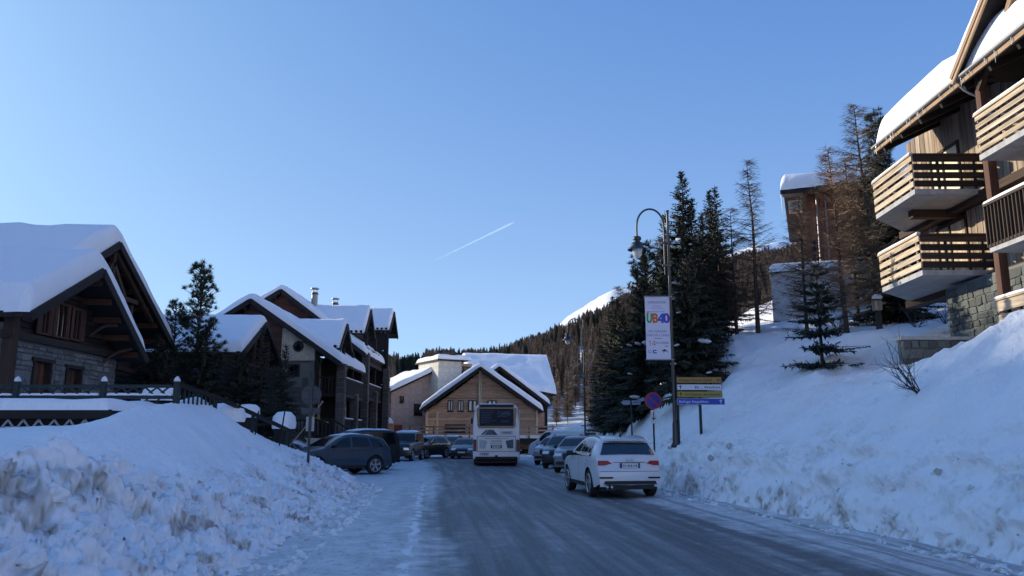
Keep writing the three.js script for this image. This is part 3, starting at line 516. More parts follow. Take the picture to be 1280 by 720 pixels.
// ---------------------------------------------------------------- tall timber house on concrete, further up the slope
{
  const t = thing('hillside_house', 'red brown timber house on a pale concrete base behind the larches', 'building');
  mesh('wall', bx(13, 4.6, 9, 22.6, 12.6, -47.0), M.houseRed[0], t);
  for (let x = 16.15; x < 29; x += 0.3) mesh('board', bx(0.27, 4.4, 0.05, x, 12.6, -42.47), [M.houseRed[0], M.houseRed[1], M.houseRed[2]][Math.floor(R0() * 3)], t);
  for (let d = 42.6; d < 51; d += 0.3) mesh('board', bx(0.05, 4.4, 0.27, 16.07, 12.6, -d), [M.houseRed[0], M.houseRed[1], M.houseRed[2]][Math.floor(R0() * 3)], t);
  for (const [x, y] of [[20.2, 13.2], [22.2, 13.2]]) windowPart(t, x, y, 42.42, 0.9, 1.3, 0, { curtain: true });
  for (const x of [16.7, 17.15]) mesh('pipe', cyl(0.05, 0.05, 4.4, x, 12.4, -42.35, 8), M.galv, t);
  mesh('strut', beam(V(16.3, 13.6, 42.42), V(15.75, 14.5, 42.3), 0.1, 0.1), M.post, t);
  const q = [V(14.9, 14.75, 41.2), V(31, 14.75, 41.2), V(31, 16.2, 47), V(14.9, 16.2, 47)], q2 = [V(14.9, 16.2, 47), V(31, 16.2, 47), V(31, 14.7, 52.8), V(14.9, 14.7, 52.8)];
  const roof = mesh('roof', [slab(q, new THREE.Vector3(0, -0.28, 0)), slab(q2, new THREE.Vector3(0, -0.28, 0))], M.darkWoodB, t);
  mesh('roof_snow', roofSnow(V(14.9, 16.2, 47), V(31, 16.2, 47), V(14.9, 14.75, 41.2), V(31, 14.75, 41.2), V(14.9, 14.7, 52.8), V(31, 14.7, 52.8), 0.85, 7, 0.6), M.snowRoof, roof);
  mesh('eave_box', bx(0.7, 0.5, 0.9, 15.6, 14.0, -42.3), M.white, t);
  mesh('icicle', cyl(0.005, 0.05, 1.2, 14.95, 13.9, -41.3, 6), M.ice, roof);
  const b = mesh('concrete_base', bx(11.2, 5.2, 8.6, 19.7, 7.75, -46.4), M.paleConcrete, t);
  mesh('parapet', bx(11.4, 0.22, 0.3, 19.7, 10.46, -42.1), M.darkWood, b);
  mesh('ledge_snow', quadSnow(V(14.0, 10.36, 41.9), V(25.4, 10.36, 41.9), V(25.4, 10.36, 44.4), V(14.0, 10.36, 44.4), 0.5, 5), M.snowRoof, b);
  rebase(t, 16.1, 6, 42.4); t.rotation.y = -0.37;
}
// ---------------------------------------------------------------- stone and timber chalets beside the terrace
function chaletGable(t, o) { // gable wall in the plane x = X facing +x, between distances d0 and d1
  const { X, d0, d1, y0, eave0, eave1, apex, da } = o;
  const g = poly([[-d1, y0], [-d0, y0], [-d0, eave0], [-da, apex], [-d1, eave1]].map(([a, b]) => [a, b]), 0.25, o.holes ?? []);
  g.rotateY(-Math.PI / 2); g.scale(1, 1, 1); return g;
}
{
  const t = thing('stone_chalet', 'low chalet with stone walls, dark carved gable and deep snow on its roof', 'chalet');
  // plane x = -16: stone storey with door and window openings; timber gable above, under a two metre overhang
  const wallShape = (pts, depth, holes) => { const g = poly(pts, depth, holes); g.rotateY(Math.PI / 2); return g; };  // shape x = -z (distance goes to the right when seen from the road... mirrored), faces +x
  const W = (pts) => pts.map(([d, y]) => [d, y]);
  const openings = [[26.75, 2.25, 27.75, 4.12], [28.75, 2.9, 29.75, 4.05]];
  const st = mesh('stone_wall', moved(wallShape(W([[25.5, 2.0], [32.3, 2.0], [32.3, 4.62], [25.5, 4.72]]), 0.4, openings), -16.4, 0, 0), M.mortar, t);
  const holder = new THREE.Group(); holder.name = 'stonework'; t.add(holder);
  stonework(holder, 25.7, 2.1, 32.25, 4.58, M.stone, 21, 0.2, (m, a, y) => { m.position.set(-15.985, y, -a); m.rotation.y = Math.PI / 2; }, (x, y, w, h) => openings.some(([a, b, c, e]) => x + w / 2 > a - 0.06 && x - w / 2 < c + 0.06 && y + h / 2 > b - 0.06 && y - h / 2 < e + 0.06));
  for (const [a, b, c, e] of openings) { const g = new THREE.Group(); g.name = b < 2.5 ? 'door' : 'shutter'; t.add(g); const n = 4; for (let k = 0; k < n; k++) mesh('plank', bx(0.05, e - b - 0.1, (c - a) / n - 0.012, -16.2, (b + e) / 2, -(a + (k + 0.5) * (c - a) / n)), k % 2 ? M.orangeWood : M.redWood, g); mesh('frame', [bx(0.36, 0.12, c - a + 0.24, -16.1, e + 0.02, -(a + c) / 2), bx(0.34, e - b, 0.1, -16.1, (b + e) / 2, -a + 0.0), bx(0.34, e - b, 0.1, -16.1, (b + e) / 2, -c)], M.darkWoodB, g); }
  // wall facing the terrace (towards +z) and the corner post
  mesh('side_wall', bx(12, 3.2, 0.4, -22.1, 3.6, -25.62), M.mortar, t);
  const h2 = new THREE.Group(); h2.name = 'side_stonework'; t.add(h2);
  stonework(h2, -20.2, 2.1, -16.2, 5.0, M.stone, 23, 0.22, (m, a, y) => m.position.set(a, y, -25.4));
  mesh('corner_post', bx(0.34, 3.5, 0.34, -15.95, 3.7, -25.3, 0, 0, 0, 0.015), M.brownWood, t);
  mesh('plate_beam', bx(0.3, 0.24, 7.4, -15.95, 4.78, -28.7), M.darkWoodB, t);
  // timber gable boards
  const gx = -16.05, apexY = 7.25, ad = 28.5;
  for (let y = 4.9; y < apexY - 0.2; y += 0.2) { const f = (apexY - y - 0.12) / (apexY - 4.9), a = ad - 3.3 * f, c = ad + 3.9 * f; if (c - a > 0.3) mesh('log', bx(0.2, 0.19, c - a, gx - 0.1 + 0.03 * (Math.round(y * 5) % 2), y + 0.1, -(a + c) / 2, 0, 0, 0, 0.03), [M.darkWood, M.darkWoodB][Math.round(y * 5) % 2], t); }
  for (const [d, y, w, h] of [[27.0, 5.55, 0.5, 1.15], [28.0, 5.6, 0.7, 1.25], [29.0, 5.6, 0.6, 1.2]]) { const g = windowPart(t, gx + 0.12, y, d, w, h, Math.PI / 2, { frame: M.redWood }); for (const s of [-1, 1]) mesh('shutter', bx(0.2, h, 0.05, s * (w / 2 + 0.12), 0, 0.04), M.redWood, g); }
  // roof
  const A = V(-14.9, 7.62, 28.5), B = V(-27, 7.75, 28.5), e1a = V(-14.9, 5.42, 24.5), e1b = V(-27, 5.42, 24.5), e2a = V(-14.9, 4.72, 32.6), e2b = V(-27, 4.8, 32.6);
  gableRoof(t, A, B, e1a, e1b, e2a, e2b, { snow: 0.85, purlins: 5, reach: 1.5, seed: 1, purlinMat: M.redWood });
  for (const [d0, y0, d1, y1] of [[31.2, 4.95, 31.7, 5.2], [30.0, 5.8, 30.4, 5.95]]) mesh('brace', tube([V(-15.95, y0 - 0.5, d0), V(-15.5, y0 - 0.1, (d0 + d1) / 2), V(-15.1, y1 - 0.2, d1)], 0.07, 8, 5), M.brownWood, t);
  rebase(t, -20, 2.1, 28.5);
}
{
  const t = thing('tall_chalet', 'taller dark timber chalet with open truss gable rising behind the stone one', 'chalet');
  mesh('wall', bx(13, 5, 10.4, -25.1, 3.9, -33.8), M.darkWood, t);
  for (let y = 2.2; y < 9.2; y += 0.24) { const f = y < 6.2 ? 1 : (9.3 - y) / 3.1, w = 5.1 * f; mesh('log', bx(0.2, 0.23, w * 2, -18.55 + 0.03 * (Math.round(y * 4) % 2), y + 0.1, -33.6, 0, 0, 0, 0.03), [M.darkWood, M.darkWoodB][Math.round(y * 4) % 2], t); }
  const A = V(-16.9, 9.85, 33.5), B = V(-31, 10.05, 33.5), e1a = V(-16.9, 6.1, 27.2), e1b = V(-31, 6.2, 27.2), e2a = V(-16.9, 6.05, 39.8), e2b = V(-31, 6.05, 39.8);
  gableRoof(t, A, B, e1a, e1b, e2a, e2b, { snow: 0.85, purlins: 6, reach: 1.7, seed: 5, purlinMat: M.redWood });
  const T = [['king_post', V(-17.1, 9.3, 33.5), V(-17.1, 7.2, 33.5)], ['collar_beam', V(-17.1, 7.55, 31.2), V(-17.1, 7.55, 35.9)], ['strut', V(-17.1, 8.9, 33.5), V(-17.1, 7.6, 34.7)], ['strut', V(-17.1, 8.9, 33.5), V(-17.1, 7.6, 32.3)], ['rafter', V(-17.1, 9.4, 33.6), V(-17.1, 6.9, 37.6)], ['post', V(-17.2, 7.4, 35.6), V(-17.2, 5.6, 35.6)]];
  for (const [n, a, b] of T) mesh(n, beam(a, b, 0.2, 0.2, 0.012), M.brownWood, t);
  mesh('brace', tube([V(-18.4, 4.6, 38.6), V(-17.8, 5.1, 38.9), V(-17.1, 5.6, 39.3)], 0.08, 8, 5), M.brownWood, t);
  mesh('porch_beam', beam(V(-17.1, 4.55, 34.6), V(-17.1, 4.2, 39), 0.2, 0.22), M.brownWood, t);
  for (const [d, y] of [[36.2, 3.4], [34.6, 3.5]]) windowPart(t, -18.4, y, d, 0.9, 1.1, Math.PI / 2, { frame: M.brownWood });
  rebase(t, -24, 2, 33.5);
}
{
  const t = thing('small_log_chalet', 'small dark log chalet with balcony standing behind young spruces', 'chalet');
  mesh('wall', bx(10, 4.6, 6.4, -20.9, 4, -46.6), M.darkWood, t);
  for (let y = 1.8; y < 7.9; y += 0.24) { const f = y < 5.9 ? 1 : (8.05 - y) / 2.15, w = 3.1 * f; mesh('log', bx(0.2, 0.23, w * 2, -15.85 + 0.03 * (Math.round(y * 4) % 2), y + 0.1, -46.5, 0, 0, 0, 0.03), [M.darkWood, M.darkWoodB][Math.round(y * 4) % 2], t); }
  gableRoof(t, V(-14.4, 8.2, 46.5), V(-26, 8.3, 46.5), V(-14.4, 6.05, 42.6), V(-26, 6.05, 42.6), V(-14.4, 5.75, 50.4), V(-26, 5.75, 50.4), { snow: 0.55, purlins: 4, reach: 1.4, seed: 8, purlinMat: M.brownWood });
  for (const d of [45.2, 46.5, 47.8]) mesh('gable_post', beam(V(-14.6, 7.4, d), V(-14.6, 5.2, d), 0.16, 0.16), M.brownWood, t);
  for (const [d, y, c] of [[44.6, 3.3, 1], [47.6, 3.4, 1], [46.4, 5.6, 0]]) { const g = windowPart(t, -15.7, y, d, 0.8, 1.0, Math.PI / 2, { frame: M.brownWood, curtain: c }); for (const s of [-1, 1]) mesh('shutter', bx(0.4, 1.0, 0.05, s * 0.62, 0, 0.02), M.brownWood, g); }
  const bal = new THREE.Group(); bal.name = 'balcony'; t.add(bal); mesh('deck', bx(1.3, 0.14, 5.8, -15.1, 4.5, -46.5), M.darkWood, bal); mesh('handrail', bx(0.1, 0.09, 5.8, -14.5, 5.5, -46.5), M.brownWood, bal);
  for (let d = 43.7; d < 49.4; d += 0.24) mesh('slat', bx(0.035, 0.9, 0.14, -14.5, 5.02, -d), M.darkWoodB, bal);
  rebase(t, -19, 1.8, 46.5);
}
// ---------------------------------------------------------------- terrace in front of the stone chalet with its fence
{
  const t = thing('terrace', 'snow covered timber terrace with a dark lattice edge before the stone chalet', 'terrace');
  mesh('platform', bx(14, 0.8, 7.6, -16.0, 1.76, -21.9), M.darkWood, t);
  mesh('edge_beam', bx(14.1, 0.2, 0.16, -16.0, 2.08, -18.02), M.darkWood, t);
  mesh('lower_rail', bx(14.1, 0.1, 0.1, -16.0, 1.74, -18.0), M.darkWood, t);
  for (let x = -15.4; x < -9.1; x += 0.34) { mesh('lattice_bar', beam(V(x, 1.74, 17.95), V(x + 0.17, 1.95, 17.95), 0.03, 0.04), M.galv, t); mesh('lattice_bar', beam(V(x + 0.17, 1.95, 17.95), V(x + 0.34, 1.74, 17.95), 0.03, 0.04), M.galv, t); }
  mesh('terrace_snow', quadSnow(V(-23, 2.16, 17.9), V(-8.95, 2.16, 17.9), V(-8.95, 2.16, 25.6), V(-23, 2.16, 25.6), 0.26, 4, 40), M.snow, t);
  rebase(t, -16, 1.4, 21.9);
}
{
  const t = thing('terrace_fence', 'dark green fence with crossed bars and snow capped posts along the terrace', 'fence');
  const D = 20.4, posts = [-12.55, -10.35, -8.5];
  for (const x of posts) { mesh('post', bx(0.13, 0.7, 0.13, x, 2.62, -D, 0, 0, 0, 0.015), M.greenPaint, t); const c = lathe([[0.001, 0.14], [0.05, 0.1], [0.075, 0.05], [0.08, 0]], 12); mesh('post_snow', moved(c, x, 2.96, -D), M.snowRoof, t); }
  const bars = [[-15, -12.65], [-12.45, -10.45], [-10.25, -8.6]];
  for (const [a, b] of bars) {
    mesh('top_rail', bx(b - a, 0.08, 0.1, (a + b) / 2, 2.84, -D), M.greenPaint, t); mesh('bottom_rail', bx(b - a, 0.08, 0.1, (a + b) / 2, 2.56, -D), M.greenPaint, t);
    for (let x = a + 0.05; x < b - 0.3; x += 0.3) { mesh('cross_bar', beam(V(x, 2.58, D + 0.02), V(x + 0.3, 2.82, D + 0.02), 0.03, 0.04), M.greenPaint, t); mesh('cross_bar', beam(V(x, 2.82, D - 0.02), V(x + 0.3, 2.58, D - 0.02), 0.03, 0.04), M.greenPaint, t); }
    for (let x = a + 0.05; x < b - 0.1; x += 0.3) mesh('stub', beam(V(x, 2.42, D), V(x + 0.1, 2.55, D), 0.03, 0.04), M.greenPaint, t);
    mesh('rail_snow', quadSnow(V(a, 2.605, D - 0.05), V(b, 2.605, D - 0.05), V(b, 2.605, D + 0.05), V(a, 2.605, D + 0.05), 0.06, 2, 8), M.snowRoof, t);
  }
  rebase(t, -11, 2.2, D);
}
{
  const t = thing('stair_railing', 'dark wooden handrail sloping down through the snow beside the terrace', 'railing');
  const P = [[-8.5, 2.9, 20.5], [-8.2, 2.66, 22.3], [-7.75, 2.26, 24.2], [-7.25, 1.8, 26.2], [-7.0, 1.42, 27.6]];
  for (let i = 0; i < P.length - 1; i++) { mesh('handrail', beam(V(...P[i]), V(...P[i + 1]), 0.09, 0.1), M.darkWood, t); mesh('baluster', beam(V(P[i][0], P[i][1] - 0.02, P[i][2] + 0.05), V(P[i][0] - 0.03, P[i][1] - 1.0, P[i][2] + 0.05), 0.08, 0.08), M.greenPaint, t); }
  for (let k = 0; k < 8; k++) { const f = k / 7, x = lerp(-8.45, -8.2, f), d = lerp(20.8, 22.2, f); mesh('picket', beam(V(x, 2.78 - 0.12 * f, d), V(x, 2.3 - 0.12 * f, d), 0.04, 0.04), M.greenPaint, t); }
  rebase(t, -8, 2, 23);
}
{ // stakes and a pole left in the snow
  for (const [x, y, d, dx, h, label] of [[-7.25, 1.7, 25.4, 0.14, 0.95, 'thin dark stake leaning out of the snow below the handrail'], [-7.6, 1.9, 24.0, 0.1, 0.6, 'short dark stake poking out of the mound by the handrail']]) { const s = thing('stake', label, 'stake', [x, y - 0.4, d]); mesh('shaft', beam(new THREE.Vector3(0, 0, 0), new THREE.Vector3(dx, h + 0.2, 0.05), 0.035, 0.035), M.darkWood, s); mesh('tip', lathe([[0.001, 0.06], [0.02, 0]], 6).translate(dx, h + 0.2, 0.05), M.darkWood, s); }
  const s = thing('bent_pole', 'long pale pole lying slanted in the snow by the sign post', 'pole', [-6.9, 1.2, 26.4]); mesh('shaft', tube([new THREE.Vector3(-0.3, 0.1, 0), new THREE.Vector3(0.2, 0.75, -0.1), new THREE.Vector3(0.65, 1.5, -0.2)], 0.022, 10, 5), M.post, s); mesh('cap', new THREE.SphereGeometry(0.035, 8, 6).translate(0.65, 1.5, -0.2), M.galv, s);
}
{ // snow laden garden things behind the railing
  function dome(name, label, x, y, d, w, h, under, depth = w) {
    const t = thing(name, label, name.replace(/_/g, ' ').split(' ').slice(-1)[0], [x, y, d]);
    mesh('snow_cap', grid(24, 16, (u, v) => { const a = u * 6.283, s = v; const prof = [[1, 0], [1.04, 0.3], [0.96, 0.7], [0.6, 0.95], [0.001, 1]], k = s * 4, i = Math.min(3, Math.floor(k)), f = k - i; const r = lerp(prof[i][0], prof[i + 1][0], f) * (1 + 0.06 * n2(Math.cos(a) + x, Math.sin(a) + v)), yy = lerp(prof[i][1], prof[i + 1][1], f); return new THREE.Vector3(Math.cos(a) * r * w / 2, under + yy * h, Math.sin(a) * r * depth / 2); }), M.snowRoof, t);
    mesh('body', bx(w * 0.7, under + 0.35, depth * 0.6, 0, under / 2 - 0.15, 0, 0, 0, 0, 0.02), M.darkWood, t);
    return t;
  }
  dome('buried_bin', 'rounded snow cap over a dark bin beside the spruce', -8.15, 1.05, 29.0, 0.8, 0.62, 0.8);
  dome('buried_crate', 'small snow mound on a low crate behind the handrail', -9.6, 1.75, 29.5, 0.8, 0.5, 0.5);
  dome('buried_bench', 'broad snow pillow on a bench at the foot of the terrace stairs', -8.35, 1.75, 23.6, 1.1, 0.55, 0.25, 0.9);
  dome('buried_table', 'snow heap on a table at the end of the terrace', -9.7, 2.35, 22.3, 1.0, 0.45, 0.2, 0.9);
}
// ---------------------------------------------------------------- stepped residence with balconies down the road
{
  const t = thing('stepped_residence', 'stepped residence with cream plaster gable, round window and tall stone pillars', 'building');
  // first step: gable towards the street's lower end
  const wall = mesh('plaster_wall', moved(poly([[-16.6, 6.25], [-12.35, 6.25], [-12.35, 7.05], [-16.3, 9.75], [-16.6, 9.75]], 0.3), 0, 0, -50.3), M.cream, t);
  mesh('timber_panel', moved(poly([[-16.9, 6.2], [-14.45, 6.2], [-14.45, 8.45], [-16.3, 9.72], [-16.9, 9.4]], 0.06), 0, 0, -49.98), M.maroon, t);
  const rw = new THREE.Group(); rw.name = 'round_window'; rw.position.set(-13.4, 7.12, -49.98); t.add(rw); mesh('rim', plain(new THREE.TorusGeometry(0.29, 0.055, 8, 28)), M.trim, rw); { const c = new THREE.CircleGeometry(0.27, 28); mesh('pane', c.translate(0, 0, 0.012), M.skyGlass, rw); }
  mesh('stone_wall', bx(4.4, 6.1, 0.3, -14.55, 3.2, -50.15), M.mortar, t);
  const h = new THREE.Group(); h.name = 'stonework'; t.add(h);
  stonework(h, -15.2, 1.6, -12.4, 6.22, M.stoneGreen, 33, 0.42, (m, a, y) => m.position.set(a, y, -49.98), (x, y, w, hh) => Math.abs(x + 13.6) < 0.45 + w / 2 && Math.abs(y - 5.62) < 0.45 + hh / 2);
  windowPart(t, -13.6, 5.62, 49.96, 0.72, 0.78, 0, { glass: M.skyGlass, frame: M.brownWood, bars: 0 });
  mesh('core', bx(8, 6.4, 24, -17.2, 3.2, -63), M.darkWood, t);
  mesh('back_wall', bx(0.3, 6.6, 7, -12.5, 3.3, -54), M.cream, t); mesh('back_wall', bx(0.3, 8.3, 15, -12.5, 4.15, -65.2), M.cream, t);
  gableRoof(t, V(-16.3, 10.05, 49.2), V(-16.3, 10.05, 60), V(-10.55, 6.1, 49.2), V(-10.55, 6.1, 57.4), V(-21, 7.0, 49.2), V(-21, 7.0, 60), { snow: 0.5, purlins: 4, reach: 1.2, seed: 13, purlinMat: M.brownWood });
  // second, higher step with its timber gable
  mesh('timber_gable', moved(poly([[-20, 9], [-12.4, 9], [-16.9, 12.05]], 0.2), 0, 0, -58.6), M.maroon, t);
  gableRoof(t, V(-16.9, 12.2, 57.6), V(-16.9, 12.2, 70), V(-10.6, 7.5, 57.6), V(-10.6, 7.5, 66.4), V(-22, 9, 57.6), V(-22, 9, 70), { snow: 0.5, purlins: 4, reach: 1.2, seed: 17, purlinMat: M.brownWood });
  mesh('timber_gable', moved(poly([[-20, 9], [-12.4, 9], [-16.9, 12.3]], 0.2), 0, 0, -69), M.maroon, t);
  // cross roofs facing the road, each a dark gable over a stack of balconies
  for (const [d, apex, eave, out, half, sn] of [[52.9, 9.0, 7.15, -11.0, 2.1, 2], [61.6, 11.35, 9.2, -11.0, 2.3, 3], [68.4, 12.2, 10.3, -10.2, 2.4, 4]]) {
    const A = V(out, apex, d), B = V(-17, apex, d), e1a = V(out, eave, d - half), e1b = V(-15, eave, d - half), e2a = V(out, eave, d + half), e2b = V(-15, eave, d + half);
    gableRoof(t, A, B, e1a, e1b, e2a, e2b, { snow: 0.42, purlins: 3, reach: 0.9, seed: sn * 5, purlinMat: M.darkWoodB });
    mesh('gable_boards', moved(poly([[d - half + 0.2, eave - 0.1], [d + half - 0.2, eave - 0.1], [d, apex - 0.3]], 0.12), out - 0.9, 0, 0, Math.PI / 2), M.darkWood, t);
    for (let k = 0; k < 7; k++) mesh('eave_end', cyl(0.1, 0.1, 0.24, out - 0.25 - k * 0.36, eave + 0.06, -(d - half - 0.06), 8, Math.PI / 2), M.darkWood, t);
  }
  // pillars, posts, balconies
  for (const [x, d, y] of [[-10.75, 50.6, 6.1], [-10.7, 58.6, 7.6], [-10.35, 66.2, 7.0], [-10.7, 54.8, 4.4], [-10.7, 62.6, 5.0]]) {
    const p = new THREE.Group(); p.name = 'pillar'; t.add(p); mesh('core', bx(0.44, y, 0.5, x, y / 2, -d), M.mortar, p);
    const r = rng(Math.round(d * 7)); for (let yy = 0.1; yy < y - 0.2;) { const hh = 0.3 + r() * 0.25; mesh('stone', bx(0.5 + r() * 0.05, hh - 0.03, 0.56 + r() * 0.04, x, yy + hh / 2, -d, 0, 0, 0, 0.03), M.pillar[Math.floor(r() * 3)], p); yy += hh; }
  }
  for (const [x, d, y0, y1] of [[-10.9, 51.6, 2, 7.2], [-10.9, 54.6, 4.4, 7.2], [-10.9, 59.6, 2, 9.3], [-10.9, 63.6, 5, 9.3], [-10.35, 66.2, 7, 10.4], [-10.75, 66.5, 2, 10.2], [-12.2, 50.3, 1.5, 6.9]]) mesh('post', bx(0.2, y1 - y0, 0.2, x, (y0 + y1) / 2, -d), M.darkWood, t);
  for (const [d0, d1, y] of [[50.6, 57.6, 1.55], [50.6, 57.6, 4.15], [58.6, 65.6, 4.3], [58.6, 65.6, 6.9], [66.2, 71, 4.6], [66.2, 71, 7.4]]) {
    const g = new THREE.Group(); g.name = 'balcony'; t.add(g); mesh('deck', bx(1.7, 0.2, d1 - d0, -11.5, y, -(d0 + d1) / 2), M.darkWood, g); mesh('handrail', bx(0.1, 0.1, d1 - d0, -10.72, y + 1.08, -(d0 + d1) / 2), M.darkWoodB, g);
    for (let d = d0 + 0.1; d < d1; d += 0.3) mesh('slat', bx(0.04, 0.95, 0.16, -10.72, y + 0.56, -d), M.darkWoodB, g);
    mesh('end_rail', bx(1.6, 0.1, 0.08, -11.5, y + 1.08, -d0 - 0.02), M.darkWoodB, g); for (let x = -12.2; x < -10.8; x += 0.22) mesh('slat', bx(0.1, 0.95, 0.04, x, y + 0.56, -d0 - 0.02), M.darkWoodB, g);
    mesh('rail_snow', quadSnow(V(-10.8, y + 1.13, d0), V(-10.64, y + 1.13, d0), V(-10.64, y + 1.13, d1), V(-10.8, y + 1.13, d1), 0.07, 2, 8), M.snowRoof, g);
  }
  for (const [d, y] of [[52.5, 5.3], [55, 5.3], [60.5, 5.5], [63.2, 5.5], [60.5, 8.1], [68.5, 5.8], [68.5, 8.6]]) windowPart(t, -12.3, y, d, 1.3, 1.9, Math.PI / 2, { frame: M.brownWood });
  for (const [d, x0, x1, y0, y1] of [[66.4, -12.6, -10.45, 0.3, 10], [60.4, -12.6, -11.2, 0.3, 8.2], [52.2, -12.5, -11.3, 0.3, 6.6]]) mesh('screen_wall', bx(x1 - x0, y1 - y0, 0.12, (x0 + x1) / 2, (y0 + y1) / 2, -d), M.darkWood, t);
  // entrance terrace with balustrade and steps
  const e = new THREE.Group(); e.name = 'entrance_terrace'; t.add(e); mesh('base', bx(5.6, 1.5, 2.6, -13.2, 0.72, -48.6), M.cream, e); mesh('handrail', bx(5.6, 0.1, 0.1, -13.2, 2.5, -47.32), M.darkWood, e);
  for (let x = -15.9; x < -10.4; x += 0.21) mesh('baluster', bx(0.06, 1.0, 0.06, x, 1.98, -47.32), M.darkWoodB, e);
  for (let k = 0; k < 8; k++) mesh('step', bx(0.34, 0.18, 1.5, -10.25 + k * 0.3, 1.38 - k * 0.17, -48.2), M.concrete, e);
  mesh('stair_rail', beam(V(-10.4, 2.5, 47.4), V(-8.0, 1.05, 47.4), 0.08, 0.1), M.darkWood, e); for (let k = 0; k < 8; k++) mesh('baluster', bx(0.05, 0.95, 0.05, -10.2 + k * 0.3, 1.85 - k * 0.18, -47.4), M.darkWoodB, e);
  mesh('awning', slab([V(-12.0, 2.75, 48.9), V(-11.1, 2.45, 48.2), V(-11.1, 2.4, 49.4), V(-12.0, 2.7, 49.9)], new THREE.Vector3(0, -0.04, 0)), std(0.62, 0.42, 0.03), t);
  const chim = (x, y, d, s) => { const c = new THREE.Group(); c.name = 'chimney'; t.add(c); mesh('stack', cyl(0.24 * s, 0.24 * s, 1.5, x, y, -d, 14), M.zinc, c); mesh('cowl', [cyl(0.32 * s, 0.32 * s, 0.08, x, y + 1.02, -d, 14), cyl(0.04, 0.04, 0.3, x - 0.16, y + 0.88, -d, 5), cyl(0.04, 0.04, 0.3, x + 0.16, y + 0.88, -d, 5)], M.zinc, c); mesh('collar', cyl(0.28 * s, 0.28 * s, 0.1, x, y + 0.6, -d, 14), M.metal, c); };
  chim(-15.4, 11.9, 61.5, 1.0); chim(-14.1, 11.35, 63, 0.95);
  rebase(t, -14, 0, 60);
}
